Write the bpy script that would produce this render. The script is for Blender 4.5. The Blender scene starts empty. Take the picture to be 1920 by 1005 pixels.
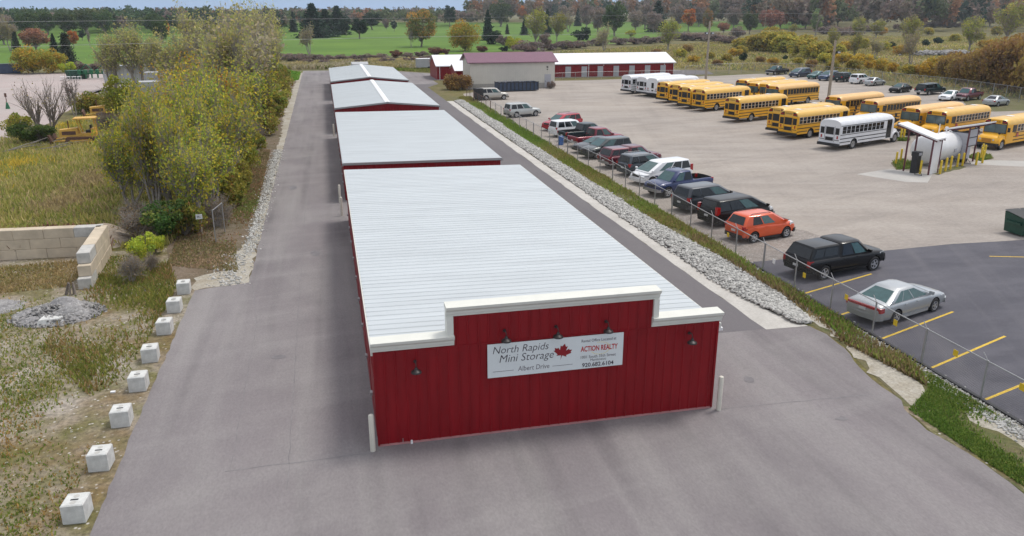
import bpy, bmesh, math, random
import numpy as np
from mathutils import Vector, Matrix
R = math.radians
random.seed(7); np.random.seed(7)
S = bpy.context.scene
COL = S.collection

# ---------------------------------------------------------------- camera, sky, sun, exposure
CAM_H = 13.2; PITCH = 18.266; YAW = 13.006
cd = bpy.data.cameras.new('camera'); cam = bpy.data.objects.new('camera', cd); COL.objects.link(cam)
cam.location = (0, 0, CAM_H); cam.rotation_euler = (R(90 - PITCH), 0, R(-YAW))
cd.sensor_width = 36; cd.lens = 27.75; cd.clip_end = 12000; cd.clip_start = 0.5
S.camera = cam
S.view_settings.view_transform = 'Standard'; S.view_settings.look = 'None'
S.view_settings.exposure = 0.5; S.view_settings.gamma = 1
W = bpy.data.worlds.new('World'); S.world = W; W.use_nodes = True
SUN_EL, SUN_AZ = 65, 70          # azimuth clockwise from +Y
nt = W.node_tree; bg = nt.nodes['Background']
sky = nt.nodes.new('ShaderNodeTexSky'); sky.sky_type = 'NISHITA'; sky.sun_disc = False
sky.sun_elevation = R(SUN_EL); sky.sun_rotation = R(SUN_AZ); sky.dust_density = 2.5; sky.air_density = 1.0
# broken cloud cover: pale grey-white cloud over the blue
tc = nt.nodes.new('ShaderNodeTexCoord'); mp = nt.nodes.new('ShaderNodeMapping'); mp.inputs['Scale'].default_value = (1, 1, 5)
nz = nt.nodes.new('ShaderNodeTexNoise'); nz.inputs['Scale'].default_value = 3.2; nz.inputs['Detail'].default_value = 7
rp = nt.nodes.new('ShaderNodeValToRGB'); rp.color_ramp.elements[0].position = .30; rp.color_ramp.elements[1].position = .56
mx = nt.nodes.new('ShaderNodeMix'); mx.data_type = 'RGBA'; mx.inputs[7].default_value = (7.1, 7.1, 7.2, 1)
ml = nt.nodes.new('ShaderNodeMath'); ml.operation = 'MULTIPLY'; ml.inputs[1].default_value = .85
L = nt.links.new
L(tc.outputs['Generated'], mp.inputs['Vector']); L(mp.outputs[0], nz.inputs['Vector']); L(nz.outputs['Fac'], rp.inputs[0])
sx_ = nt.nodes.new('ShaderNodeSeparateXYZ'); L(tc.outputs['Generated'], sx_.inputs[0]); zr_n = nt.nodes.new('ShaderNodeMapRange')
zr_n.inputs[1].default_value = .02; zr_n.inputs[2].default_value = .16; zr_n.inputs[3].default_value = .12; L(sx_.outputs[2], zr_n.inputs[0])
mz = nt.nodes.new('ShaderNodeMath'); mz.operation = 'MULTIPLY'; L(rp.outputs[0], mz.inputs[0]); L(zr_n.outputs[0], mz.inputs[1]); L(mz.outputs[0], ml.inputs[0]); L(ml.outputs[0], mx.inputs[0]); L(sky.outputs[0], mx.inputs[6]); mh = nt.nodes.new('ShaderNodeMix'); mh.data_type = 'RGBA'; mh.inputs[7].default_value = (2.6, 3.7, 5.6, 1); hr_n = nt.nodes.new('ShaderNodeMapRange')
hr_n.inputs[1].default_value = .03; hr_n.inputs[2].default_value = .22; hr_n.inputs[3].default_value = .85; hr_n.inputs[4].default_value = 0; L(sx_.outputs[2], hr_n.inputs[0]); L(hr_n.outputs[0], mh.inputs[0]); L(mx.outputs[2], mh.inputs[6]); L(mh.outputs[2], bg.inputs[0])
bg.inputs[1].default_value = 0.11
sd = bpy.data.lights.new('sun', 'SUN'); sd.energy = 1.45; sd.angle = R(14); sd.color = (1, .96, .9)
so = bpy.data.objects.new('sun', sd); COL.objects.link(so)
sv = Vector((math.sin(R(SUN_AZ)) * math.cos(R(SUN_EL)), math.cos(R(SUN_AZ)) * math.cos(R(SUN_EL)), math.sin(R(SUN_EL))))
so.rotation_euler = sv.to_track_quat('Z', 'Y').to_euler()

# ---------------------------------------------------------------- survey helper: photo pixel -> world point at height z
_p, _t = R(PITCH), R(YAW); _f = 1480.
def G(x, y, z=0.):
    u = (x - 960) / _f; v = -(y - 502.5) / _f
    F = (math.sin(_t) * math.cos(_p), math.cos(_t) * math.cos(_p), -math.sin(_p))
    Rr = (math.cos(_t), -math.sin(_t), 0); U = (math.sin(_t) * math.sin(_p), math.cos(_t) * math.sin(_p), math.cos(_p))
    d = [F[i] + u * Rr[i] + v * U[i] for i in range(3)]; k = (z - CAM_H) / d[2]
    return (d[0] * k, d[1] * k)
def H(x, y0, y1):                # height of something whose foot is at (x,y0) and top at y1
    X, Y = G(x, y0); dist = X * math.sin(_t) + Y * math.cos(_t)
    v = -(y1 - 502.5) / _f       # solve (-sp*D' + cp*(z-H)) ...
    # depth = dist*cos p - (z-H) sin p ; up = dist*sin p + (z-H) cos p
    w = (v * dist * math.cos(_p) - dist * math.sin(_p)) / (math.cos(_p) + v * math.sin(_p))
    return w + CAM_H

# ---------------------------------------------------------------- object helpers
def tag(o, label=None, cat=None, group=None, kind=None):
    if label: o['label'] = label
    if cat: o['category'] = cat
    if group: o['group'] = group
    if kind: o['kind'] = kind
    return o
def empty(name, loc=(0, 0, 0), rz=0, label=None, cat=None, group=None):
    o = bpy.data.objects.new(name, None); COL.objects.link(o); o.location = loc; o.rotation_euler = (0, 0, rz)
    o.empty_display_size = .3
    return tag(o, label, cat, group)
def link(name, me, parent=None, loc=None):
    o = bpy.data.objects.new(name, me); COL.objects.link(o)
    if parent: o.parent = parent
    if loc: o.location = loc
    return o
def copy_tree(o, parent=None):
    c = o.copy(); COL.objects.link(c)
    if parent: c.parent = parent
    for ch in [x for x in CH.get(o.name, o.children)]: copy_tree(ch, c)
    return c
CH = {}
def np_mesh(name, V, F, mat=None, smooth=False, tint=None, mats=None, mi=None):
    V = np.asarray(V, np.float32); F = np.asarray(F, np.int32)
    me = bpy.data.meshes.new(name); n, k = F.shape
    me.vertices.add(len(V)); me.vertices.foreach_set('co', V.ravel())
    me.loops.add(n * k); me.loops.foreach_set('vertex_index', F.ravel())
    me.polygons.add(n); me.polygons.foreach_set('loop_start', np.arange(0, n * k, k, dtype=np.int32))
    try: me.polygons.foreach_set('loop_total', np.full(n, k, np.int32))
    except Exception: pass
    if smooth: me.polygons.foreach_set('use_smooth', np.ones(n, bool))
    if mats:
        for m in mats: me.materials.append(m)
        if mi is not None: me.polygons.foreach_set('material_index', np.asarray(mi, np.int32))
    elif mat: me.materials.append(mat)
    me.update(calc_edges=True)
    if tint is not None:
        a = me.color_attributes.new('tint', 'FLOAT_COLOR', 'CORNER')
        t = np.ones((n, 4), np.float32); t[:, :3] = tint
        a.data.foreach_set('color', np.repeat(t, k, axis=0).ravel())
    return me
class MB:
    def __init__(s): s.v = []; s.f = []; s.m = []; s.cur = 0
    def add(s, V, F):
        b = len(s.v); s.v += [tuple(p) for p in V]; s.f += [tuple(i + b for i in q) for q in F]; s.m += [s.cur] * len(F); return s
    def box(s, x0, x1, y0, y1, z0, z1, M=None):
        V = [(x, y, z) for z in (z0, z1) for y in (y0, y1) for x in (x0, x1)]
        if M: V = [M @ Vector(p) for p in V]
        return s.add(V, [(0, 2, 3, 1), (4, 5, 7, 6), (0, 1, 5, 4), (2, 6, 7, 3), (0, 4, 6, 2), (1, 3, 7, 5)])
    def tube(s, p0, p1, r0, r1=None, n=8, cap=True):
        r1 = r0 if r1 is None else r1
        p0 = Vector(p0); p1 = Vector(p1); d = (p1 - p0).normalized()
        a = d.orthogonal().normalized(); b = d.cross(a)
        V = []
        for p, r in ((p0, r0), (p1, r1)):
            for i in range(n):
                t = 2 * math.pi * i / n; V.append(p + (a * math.cos(t) + b * math.sin(t)) * r)
        F = [(i, (i + 1) % n, n + (i + 1) % n, n + i) for i in range(n)]
        if cap: F += [tuple(reversed(range(n))), tuple(range(n, 2 * n))]
        return s.add(V, F)
    def path(s, pts, r, n=6):
        for a, b in zip(pts[:-1], pts[1:]): s.tube(a, b, r, r, n)
        return s
    def lathe(s, prof, c=(0, 0, 0), axis='z', n=16, cap=True):   # prof: (radius, height)
        V = []
        for r, h in prof:
            for i in range(n):
                t = 2 * math.pi * i / n; x, y = r * math.cos(t), r * math.sin(t)
                p = {'z': (x, y, h), 'y': (x, h, -y), 'x': (h, x, y)}[axis]
                V.append((p[0] + c[0], p[1] + c[1], p[2] + c[2]))
        F = []
        for k in range(len(prof) - 1):
            for i in range(n):
                j = (i + 1) % n; F.append((k * n + i, k * n + j, (k + 1) * n + j, (k + 1) * n + i))
        if cap: F += [tuple(reversed(range(n))), tuple(range((len(prof) - 1) * n, len(prof) * n))]
        return s.add(V, F)
    def loft(s, rings, cap=True):
        n = len(rings[0]); V = [p for r in rings for p in r]; F = []
        for k in range(len(rings) - 1):
            for i in range(n):
                j = (i + 1) % n; F.append((k * n + i, k * n + j, (k + 1) * n + j, (k + 1) * n + i))
        if cap: F += [tuple(reversed(range(n))), tuple(range((len(rings) - 1) * n, len(rings) * n))]
        return s.add(V, F)
    def prism(s, poly, z0, z1):
        n = len(poly); V = [(x, y, z) for z in (z0, z1) for x, y in poly]
        return s.add(V, [(i, (i + 1) % n, n + (i + 1) % n, n + i) for i in range(n)] + [tuple(reversed(range(n))), tuple(range(n, 2 * n))])
    def mesh(s, name, mat, smooth=None, fix=True):
        me = bpy.data.meshes.new(name); me.from_pydata([tuple(p) for p in s.v], [], s.f)
        for m in (mat if isinstance(mat, (list, tuple)) else [mat]): me.materials.append(m)
        me.polygons.foreach_set('material_index', s.m)
        if fix:
            bm = bmesh.new(); bm.from_mesh(me); bmesh.ops.recalc_face_normals(bm, faces=bm.faces); bm.to_mesh(me); bm.free()
        if smooth is not None:
            me.shade_smooth(); me.set_sharp_from_angle(angle=R(smooth))
        me.update(); return me
    def build(s, name, mat, parent=None, smooth=None, loc=None):
        return link(name, s.mesh(name, mat, smooth), parent, loc)

# ---------------------------------------------------------------- materials
def newmat(name):
    m = bpy.data.materials.new(name); m.use_nodes = True
    return m, m.node_tree, m.node_tree.nodes['Principled BSDF']
def nd(t, k, **kw):
    n = t.nodes.new(k)
    for a, b in kw.items():
        if a in n.inputs: n.inputs[a].default_value = b
        else: setattr(n, a, b)
    return n
def coords(t, scale=(1, 1, 1), kind='Object'):
    tc = nd(t, 'ShaderNodeTexCoord'); mp = nd(t, 'ShaderNodeMapping'); mp.inputs['Scale'].default_value = scale
    t.links.new(tc.outputs[kind], mp.inputs['Vector']); return mp.outputs[0]
def mixc(t, fac, a, b, mode='MIX'):
    m = nd(t, 'ShaderNodeMix'); m.data_type = 'RGBA'; m.blend_type = mode
    for s, v in ((m.inputs[0], fac), (m.inputs[6], a), (m.inputs[7], b)):
        if hasattr(v, 'is_linked'): t.links.new(v, s)
        else: s.default_value = (v if isinstance(v, (int, float)) else (*v, 1)) if not isinstance(v, float) else v
    return m.outputs[2]
def noise(t, vec, scale, detail=4, lo=.35, hi=.65, rough=.6):
    n = nd(t, 'ShaderNodeTexNoise', Scale=scale, Detail=detail, Roughness=rough); t.links.new(vec, n.inputs['Vector'])
    r = nd(t, 'ShaderNodeMapRange'); r.inputs[1].default_value = lo; r.inputs[2].default_value = hi
    t.links.new(n.outputs['Fac'], r.inputs[0]); return r.outputs[0]
def bump(t, b, h, strength=.3, dist=.02):
    bp = nd(t, 'ShaderNodeBump', Strength=strength, Distance=dist); t.links.new(h, bp.inputs['Height']); t.links.new(bp.outputs[0], b.inputs['Normal'])
def pm(name, col, rough=.6, metal=0, var=.12, scale=3, coat=0, spec=.5, bmp=0, vscale=(1, 1, 1)):
    m, t, b = newmat(name)
    v = coords(t, vscale)
    n = noise(t, v, scale, 5, .3, .7)
    c = mixc(t, n, tuple(x * (1 - var) for x in col), tuple(min(1, x * (1 + var)) for x in col))
    t.links.new(c, b.inputs['Base Color']); b.inputs['Roughness'].default_value = rough; b.inputs['Metallic'].default_value = metal
    b.inputs['Coat Weight'].default_value = coat; b.inputs['Coat Roughness'].default_value = .08; b.inputs['Specular IOR Level'].default_value = spec
    if bmp: bump(t, b, n, bmp)
    return m
def paint(name, col, metal=.25): return pm(name, col, .38, metal, .05, 2, coat=.7)
M = dict(
    red=pm('red_siding', (.215, .0035, .008), .45, 0, .16, 1.2, spec=.3, vscale=(3, 3, .4)),
    trim=pm('cream_trim', (.66, .66, .60), .55, 0, .04, 2),
    galv=pm('galvalume_roof', (.50, .535, .55), .42, .08, .08, .7, vscale=(.3, 2.5, 1)),
    ridge=pm('white_cap', (.8, .8, .8), .4, 0, .03),
    maroon_roof=pm('maroon_roof', (.19, .085, .125), .45, .1, .08, 1),
    white_roof=pm('white_roof', (.80, .80, .82), .4, .05, .04, 1),
    beige=pm('beige_siding', (.60, .57, .50), .6, 0, .05, .8),
    block=pm('foundation_block', (.36, .34, .31), .9, 0, .12, 3),
    conc=pm('concrete', (.47, .46, .43), .9, 0, .16, 3, bmp=.3),
    concw=pm('pale_concrete', (.56, .565, .545), .9, 0, .2, 3.2, bmp=.6),
    concy=pm('cream_concrete', (.53, .45, .34), .9, 0, .16, 1.3, bmp=.4),
    bollard=pm('cream_bollard', (.60, .57, .49), .5, 0, .05),
    dark=pm('dark_trim', (.02, .02, .022), .6, 0, .1),
    rubber=pm('rubber', (.025, .025, .027), .85, 0, .2, 6),
    well=pm('wheel_well', (.008, .008, .009), .95, 0, .1),
    glass=pm('dark_glass', (.010, .013, .017), .08, 0, .1, spec=.45),
    glassg=pm('green_glass', (.045, .10, .10), .05, 0, .2, 4, spec=.6),
    glassb=pm('bus_glass', (.015, .016, .018), .12, 0, .3, 1.5, spec=.4),
    glassbl=pm('bus_windshield', (.07, .12, .14), .08, 0, .3, 1.5, spec=.9),
    rim=pm('alloy', (.55, .56, .58), .3, .7, .05),
    steel=pm('galvanised_steel', (.38, .38, .38), .45, .6, .1, 8),
    rust=pm('rusty_steel', (.13, .07, .05), .8, .2, .3, 8),
    lampr=pm('tail_lens', (.35, .01, .012), .15, 0, .05, coat=.5),
    lampo=pm('amber_lens', (.5, .12, .01), .15, 0, .05, coat=.5),
    lampw=pm('head_lens', (.6, .62, .64), .1, .2, .05, coat=.5),
    plate=pm('plate', (.6, .62, .62), .5, 0, .05),
    yellow=pm('safety_yellow', (.66, .46, .02), .5, 0, .08),
    line=pm('line_paint', (.58, .39, .04), .8, 0, .25, 9),
    busy=pm('bus_yellow', (.80, .40, .005), .38, 0, .05, 1.5, coat=.35),
    busroof=pm('bus_roof_yellow', (.76, .45, .08), .42, 0, .05, 1.2, coat=.3),
    busroofp=pm('faded_roof_yellow', (.76, .46, .17), .5, 0, .07, 1.2, coat=.1),  # sky reflection on the roof put into the colour as a paler yellow
    busw=pm('bus_white', (.72, .73, .75), .38, 0, .04, 1.5, coat=.3),
    wood=pm('weathered_wood', (.33, .28, .22), .9, 0, .2, 5),
    bark=pm('bark', (.20, .17, .145), .95, 0, .25, 6),
    barkg=pm('grey_bark', (.30, .27, .24), .95, 0, .2, 6),
    stone=None, sign=pm('sign_white', (.66, .70, .70), .5, 0, .02), ink=pm('sign_ink', (.03, .02, .035), .6), inkg=pm('sign_grey', (.16, .15, .17), .6),
    inkr=pm('sign_red', (.45, .005, .01), .5), leafred=pm('leaf_red', (.24, .002, .008), .5), inky=pm('sign_gold', (.75, .62, .12), .5), lampshade=pm('bronze_shade', (.045, .04, .04), .45, .5, .1),
    tank=pm('tank_white', (.72, .72, .72), .4, 0, .06, 1), panel=pm('grey_panel', (.42, .42, .45), .6, 0, .06), maroon=pm('maroon_steel', (.10, .02, .03), .5, 0, .1),
    dgreen=pm('dumpster_green', (.01, .055, .035), .5, 0, .2, 2), navyb=pm('container_blue', (.035, .055, .10), .6, 0, .3, 2),
    dozer=pm('machine_yellow', (.62, .36, .06), .55, 0, .2, 3), agr=pm('farm_green', (.01, .12, .05), .5, 0, .1), trailer=pm('trailer_grey', (.42, .43, .44), .5, .1, .1, 1),
)
# leaves: per-leaf tint stored on the mesh, a little variation between trees
m, t, b = newmat('leaves'); M['leaf'] = m
at = nd(t, 'ShaderNodeAttribute'); at.attribute_name = 'tint'
oi = nd(t, 'ShaderNodeObjectInfo'); hs = nd(t, 'ShaderNodeHueSaturation')
mr = nd(t, 'ShaderNodeMapRange'); mr.inputs[3].default_value = .485; mr.inputs[4].default_value = .512
mr2 = nd(t, 'ShaderNodeMapRange'); mr2.inputs[3].default_value = .85; mr2.inputs[4].default_value = 1.15
t.links.new(oi.outputs['Random'], mr.inputs[0]); t.links.new(oi.outputs['Random'], mr2.inputs[0])
t.links.new(mr.outputs[0], hs.inputs['Hue']); t.links.new(mr2.outputs[0], hs.inputs['Value']); t.links.new(at.outputs['Color'], hs.inputs['Color'])
tr = nd(t, 'ShaderNodeBsdfTranslucent'); ms = nd(t, 'ShaderNodeMixShader'); ms.inputs[0].default_value = .38
t.links.new(hs.outputs[0], tr.inputs[0]); t.links.new(hs.outputs[0], b.inputs['Base Color']); b.inputs['Roughness'].default_value = .7; b.inputs['Specular IOR Level'].default_value = .2
t.links.new(b.outputs[0], ms.inputs[1]); t.links.new(tr.outputs[0], ms.inputs[2]); t.links.new(ms.outputs[0], t.nodes['Material Output'].inputs[0])

def ground_mat(name, c1, c2, c3, s1=.08, s2=.6, s3=6, w2=.6, w3=.5, vs=(1, 1, 1), rough=.95, bmp=.4, speck=None, streak=None):
    m, t, b = newmat(name); v = coords(t, vs)
    a = mixc(t, noise(t, v, s1, 4, .38, .62), c1, c2)
    for ang_, sc_, col_, wt_ in (streak or ()):      # worn tyre tracks and dusty drag marks
        tcn = nd(t, 'ShaderNodeTexCoord'); r_ = nd(t, 'ShaderNodeVectorRotate'); r_.rotation_type = 'Z_AXIS'; r_.inputs['Angle'].default_value = R(-ang_); t.links.new(tcn.outputs['Object'], r_.inputs['Vector'])
        mp_ = nd(t, 'ShaderNodeMapping'); mp_.inputs['Scale'].default_value = (sc_[0], sc_[1], 1); t.links.new(r_.outputs[0], mp_.inputs['Vector'])
        q_ = nd(t, 'ShaderNodeMath', operation='MULTIPLY'); q_.inputs[1].default_value = wt_; t.links.new(noise(t, mp_.outputs[0], 1, 3, .5, .72, .55), q_.inputs[0]); a = mixc(t, q_.outputs[0], a, col_)
    n2 = noise(t, v, s2, 6, .42, .66)
    mm = nd(t, 'ShaderNodeMath', operation='MULTIPLY'); mm.inputs[1].default_value = w2; t.links.new(n2, mm.inputs[0])
    a = mixc(t, mm.outputs[0], a, c3)
    n3 = noise(t, v, s3, 5, .3, .7, .75)
    r = nd(t, 'ShaderNodeMapRange'); r.inputs[3].default_value = 1 - w3; r.inputs[4].default_value = 1 + w3 * .6; t.links.new(n3, r.inputs[0])
    cc = nd(t, 'ShaderNodeCombineXYZ')
    for i in range(3): t.links.new(r.outputs[0], cc.inputs[i])
    a = mixc(t, 1.0, a, cc.outputs[0], 'MULTIPLY')
    if speck:
        vo = nd(t, 'ShaderNodeTexVoronoi', Scale=speck[1]); t.links.new(v, vo.inputs['Vector'])
        q = nd(t, 'ShaderNodeMapRange'); q.inputs[1].default_value = .25; q.inputs[2].default_value = .1; t.links.new(vo.outputs['Distance'], q.inputs[0])
        m2 = nd(t, 'ShaderNodeMath', operation='MULTIPLY'); t.links.new(q.outputs[0], m2.inputs[0]); t.links.new(noise(t, v, s2 * 2, 3, .45, .55), m2.inputs[1])
        a = mixc(t, m2.outputs[0], a, speck[0])
    t.links.new(a, b.inputs['Base Color']); b.inputs['Roughness'].default_value = rough; b.inputs['Specular IOR Level'].default_value = .3
    if bmp: bump(t, b, n3, bmp, .03)
    return m
GM = dict(
    meadow=ground_mat('meadow_soil', (.155, .135, .045), (.10, .105, .030), (.20, .16, .085), .05, .35, 3, .7, .5),
    lawn=ground_mat('golf_lawn', (.08, .165, .012), (.12, .215, .02), (.065, .13, .012), .012, .04, .8, .7, .2, (1, 2.5, 1), bmp=.1),
    gravel=ground_mat('gravel_lot', (.355, .312, .272), (.295, .262, .235), (.41, .37, .33), .05, .25, 5, .6, .2, (.6, 1.2, 1), bmp=.3, streak=[(20, (.05, .9), (.235, .21, .19), .5), (75, (.04, .7), (.23, .205, .185), .4), (-15, (.05, .6), (.45, .41, .37), .4)]),
    coarse=ground_mat('coarse_gravel', (.30, .26, .23), (.24, .21, .19), (.40, .37, .34), .3, 2, 9, .6, .5, speck=((.5, .48, .45), 8)),
    drive=ground_mat('grey_asphalt', (.218, .197, .201), (.178, .161, .166), (.275, .258, .252), .09, .35, 14, .55, .16, (1, .5, 1), .9, .2, streak=[(90, (.03, .75), (.125, .115, .118), .75), (90, (.04, .5), (.30, .285, .275), .6), (12, (.08, .5), (.28, .265, .26), .45)]),
    lane=ground_mat('lane_asphalt', (.155, .144, .150), (.135, .126, .131), (.185, .174, .176), .1, .4, 25, .5, .12, (1, .3, 1), .9, .15),
    lot=ground_mat('sealed_asphalt', (.085, .083, .100), (.066, .064, .080), (.125, .12, .138), .12, .5, 18, .55, .18, (.5, 1.3, 1), .7, .15, streak=[(65, (.05, .8), (.16, .15, .16), .4), (18, (.06, .9), (.05, .048, .06), .4)]),
    yard=ground_mat('weedy_yard', (.19, .135, .065), (.37, .33, .28), (.13, .125, .035), .22, .6, 5, .85, .6, speck=((.48, .45, .41), 4.5)),
    verge=ground_mat('verge_soil', (.13, .12, .05), (.17, .14, .085), (.08, .11, .025), .3, 1.2, 6, .7, .45),
    bank=ground_mat('leaf_litter', (.17, .125, .085), (.12, .10, .055), (.23, .185, .14), .3, 1.3, 9, .7, .55),
    plaza=ground_mat('pink_gravel', (.42, .35, .33), (.36, .31, .29), (.48, .43, .41), .05, .2, 6, .5, .1),
    chips=ground_mat('limestone_chips', (.40, .37, .31), (.31, .27, .20), (.52, .50, .45), .5, 2, 9, .6, .35),
    strip=ground_mat('concrete_strip', (.50, .48, .445), (.43, .41, .375), (.58, .56, .52), .3, 1, 8, .5, .14, bmp=.15),
    pad=ground_mat('concrete_pad', (.43, .41, .385), (.40, .385, .36), (.47, .45, .42), .3, 1, 12, .5, .1, bmp=.1),
    pile=ground_mat('crushed_stone', (.30, .29, .29), (.24, .235, .235), (.42, .41, .40), .6, 2.5, 7, .6, .45, speck=((.5, .5, .49), 7)),
    dirt=ground_mat('tan_dirt', (.34, .28, .22), (.30, .245, .19), (.38, .33, .27), .4, 1.5, 8, .6, .25),
    crack=pm('crack_sealer', (.185, .175, .178), .9, 0, .25, 2),
    stain=pm('oil_stain', (.15, .138, .142), .6, 0, .25, 3),
    shade=pm('damp_asphalt', (.14, .13, .135), .8, 0, .25, 1.2),  # dark tone that shows in the gaps between the riprap stones
)
# ---------------------------------------------------------------- ground
def jag(poly, amp, step):
    out = []
    for i in range(len(poly)):
        a = Vector(poly[i]); b = Vector(poly[(i + 1) % len(poly)]); n = max(1, int((b - a).length / step))
        for k in range(n):
            p = a.lerp(b, k / n)
            if k: p += Vector((random.uniform(-amp, amp), random.uniform(-amp, amp)))
            out.append(p[:])
    return out
def sheet(name, poly, mat, z, amp=0, step=1, kind='structure', label=None):
    if amp: poly = jag([tuple(p[:2]) for p in poly], amp, step)
    me = bpy.data.meshes.new(name); me.from_pydata([(p[0], p[1], z) for p in poly], [], [tuple(range(len(poly)))]); me.materials.append(mat)
    bm = bmesh.new(); bm.from_mesh(me)
    for f in bm.faces:
        if f.normal.z < 0: f.normal_flip()
    bmesh.ops.triangulate(bm, faces=bm.faces); bm.to_mesh(me); bm.free()
    o = link(name, me); tag(o, label, None, None, kind); return o
BIG = 2400
sheet('ground', [(-BIG, -60), (BIG, -60), (BIG, BIG), (-BIG, BIG)], GM['meadow'], 0)
Z = .004
sheet('golf_course', [G(-250, 122), G(40, 121), G(230, 119), G(480, 112), G(620, 105), G(800, 104), G(980, 95), G(1180, 80), G(1270, 62), G(1500, 52), G(1560, 42), G(1300, 40), G(1000, 42), G(600, 42), G(-250, 48)], GM['lawn'], Z, 1.5, 14)
sheet('stone_yard', [G(-300, 142), (G(150, 137)), G(235, 137), G(330, 160), (-37, 140), G(190, 168), G(150, 190), G(110, 222), G(70, 240), G(32, 268), (-40, 86), (-48, 84), (-60, 100), (-130, 150)], GM['plaza'], Z, .6, 4)
sheet('yard_ground', [(-30, -5), (-6.8, -5), (-6.8, 39.2), (-8.6, 42), (-9.6, 47.0), (-40, 47.0), (-40, 10)], GM['yard'], Z)
sheet('bank_ground', [(-6.9, 39.1), (-4.45, 39.7), (-4.45, 160), (-9, 160), (-9.5, 60), (-9.6, 47), (-8.6, 42)], GM['bank'], 2 * Z)
sheet('limestone_edge', [(-6.95, 39.0), (-4.4, 39.6), (-4.4, 178), (-5.3, 178), (-5.5, 140), (-5.5, 110), (-5.1, 84), (-4.8, 76), (-4.7, 60), (-4.9, 54), (-4.85, 49), (-5.6, 44.5), (-5.5, 42.5), (-7.3, 41)], GM['chips'], 3 * Z, .24, .6)
sheet('gravel_lot', [(21.5, 36.2), (45, 36.8), (75, 36), (110, 60), (98, 90), (99, 113), (97.5, 125), (95.5, 149), (89, 154), (78, 151), (66, 149), (40, 147), (21.5, 128)], GM['gravel'], Z, .5, 3)
sheet('gravel_patch', [(22, 36.6), (29, 37), (29.5, 39), (28, 43), (25, 47), (22, 48)], GM['coarse'], 3 * Z, .25, .6)
sheet('driveway', [(-6.85, -8), (18.6, -8), (18.6, 15.6), (18.72, 17.2), (18.6, 18.5), (18.45, 19.3), (18.7, 20.7), (19.05, 21.3), (19.05, 22.4), (19.3, 24), (19.85, 25.7), (20.0, 27.2), (19.8, 28.13), (17.77, 28.3), (17.5, 60), (17.3, 110), (17.3, 140), (20, 146), (20, 153.5), (30, 153.5), (30, 160), (12, 182), (-4.6, 184), (-4.5, 58), (-4.47, 39.65), (-6.97, 39.0)], GM['drive'], 4 * Z, .045, .45)
sheet('side_lane', [(12.3, 28.3), (17.75, 28.3), (17.5, 60), (17.3, 110), (17.3, 140), (19.8, 146), (12.3, 146)], GM['lane'], 5 * Z, .03, 4)
sheet('concrete_strip', [(17.76, 28.2), (19.75, 28.15), (19.1, 30), (18.72, 32), (18.5, 36), (18.45, 44), (18.3, 85), (18.3, 118), (17.3, 118), (17.5, 60)], GM['strip'], 6 * Z, .05, 1.3)
sheet('verge', [(18.5, 28.2), (20.0, 28.15), (20.0, 26), (19.5, 24), (19.2, 22), (18.8, 20.8), (18.5, 19.2), (18.7, 17), (18.6, 13), (21.9, 13), (21.9, 122), (18.5, 122)], GM['verge'], 3 * Z)
sheet('limestone_shoulder', [(19.2, 30.5), (20.2, 28.0), (20.2, 26), (19.6, 23.8), (19.3, 22), (19.1, 20.9), (19.6, 20.6), (20.4, 21.6), (20.6, 24), (20.9, 26.8), (20.4, 31)], GM['chips'], 5 * Z + .002, .26, .4)
sheet('bare_soil', [(18.5, 12), (18.75, 17), (18.5, 19.2), (18.8, 20.9), (19.5, 20.6), (19.7, 19), (19.3, 17.5), (19.9, 15.5), (19.7, 13)], GM['yard'], 3 * Z + .002, .12, .4)
sheet('bare_soil', [(20.3, 19.6), (20.7, 18.2), (20.5, 16.5), (21.3, 14.5), (21.7, 17), (21.6, 20.5), (20.9, 20.8)], GM['chips'], 3 * Z + .002, .12, .4)
sheet('asphalt_lot', [(21.75, 8), (21.8, 37.0), (30, 37.2), (35.2, 37.5), (38.9, 37.3), (60, 37.6), (90, 30), (60, -8), (22, -8)], GM['lot'], 4 * Z, .0, 2)
sheet('limestone_shoulder', [(21.25, 12), (21.72, 12), (21.72, 37), (21.4, 37)], GM['chips'], 4 * Z, .07, .7)
kb = MB(); kb.box(21.72, 21.86, 8, 36.6, 0, .10); tag(kb.build('kerb', M['dark']), kind='structure')
for a, b in [((1501, 553), (1634, 514)), ((1570, 593), (1650, 566)), ((1650, 637), (1787, 585)), ((1743, 692), (1884.5, 631)), ((1845, 751), (1985, 694)), ((1855, 481), (1990, 484))]:
    p = Vector(G(*a)); q = Vector(G(*b)); n = Vector((-(q - p).y, (q - p).x)).normalized() * .055
    sheet('parking_line', [p - n, q - n, q + n, p + n], M['line'], 5 * Z)
def strip_line(name, pts, w, mat, z):
    P = [Vector(p) for p in pts]; Lf, Rt = [], []
    fine = []
    for a, b in zip(P[:-1], P[1:]):
        n = max(1, int((b - a).length / .6))
        for k in range(n): fine.append(a.lerp(b, k / n) + Vector((random.uniform(-.03, .03), random.uniform(-.03, .03))))
    fine.append(P[-1])
    for i, p in enumerate(fine):
        d = (fine[min(i + 1, len(fine) - 1)] - fine[max(i - 1, 0)]).normalized(); n = Vector((-d.y, d.x)) * w * random.uniform(.25, .6)
        Lf.append(p + n); Rt.append(p - n)
    V = [(*p, z) for p in Lf] + [(*p, z) for p in Rt]; k = len(fine)
    me = bpy.data.meshes.new(name); me.from_pydata(V, [], [(i + k, i + k + 1, i + 1, i) for i in range(k - 1)]); me.materials.append(mat)
    tag(link(name, me), kind='structure')
strip_line('pavement_seam', [G(1352, 768), G(1480, 755), G(1625, 741)], .05, GM['crack'], 5 * Z)
strip_line('pavement_seam', [G(420, 885), G(560, 867), G(700, 850)], .05, GM['crack'], 5 * Z)
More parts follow.
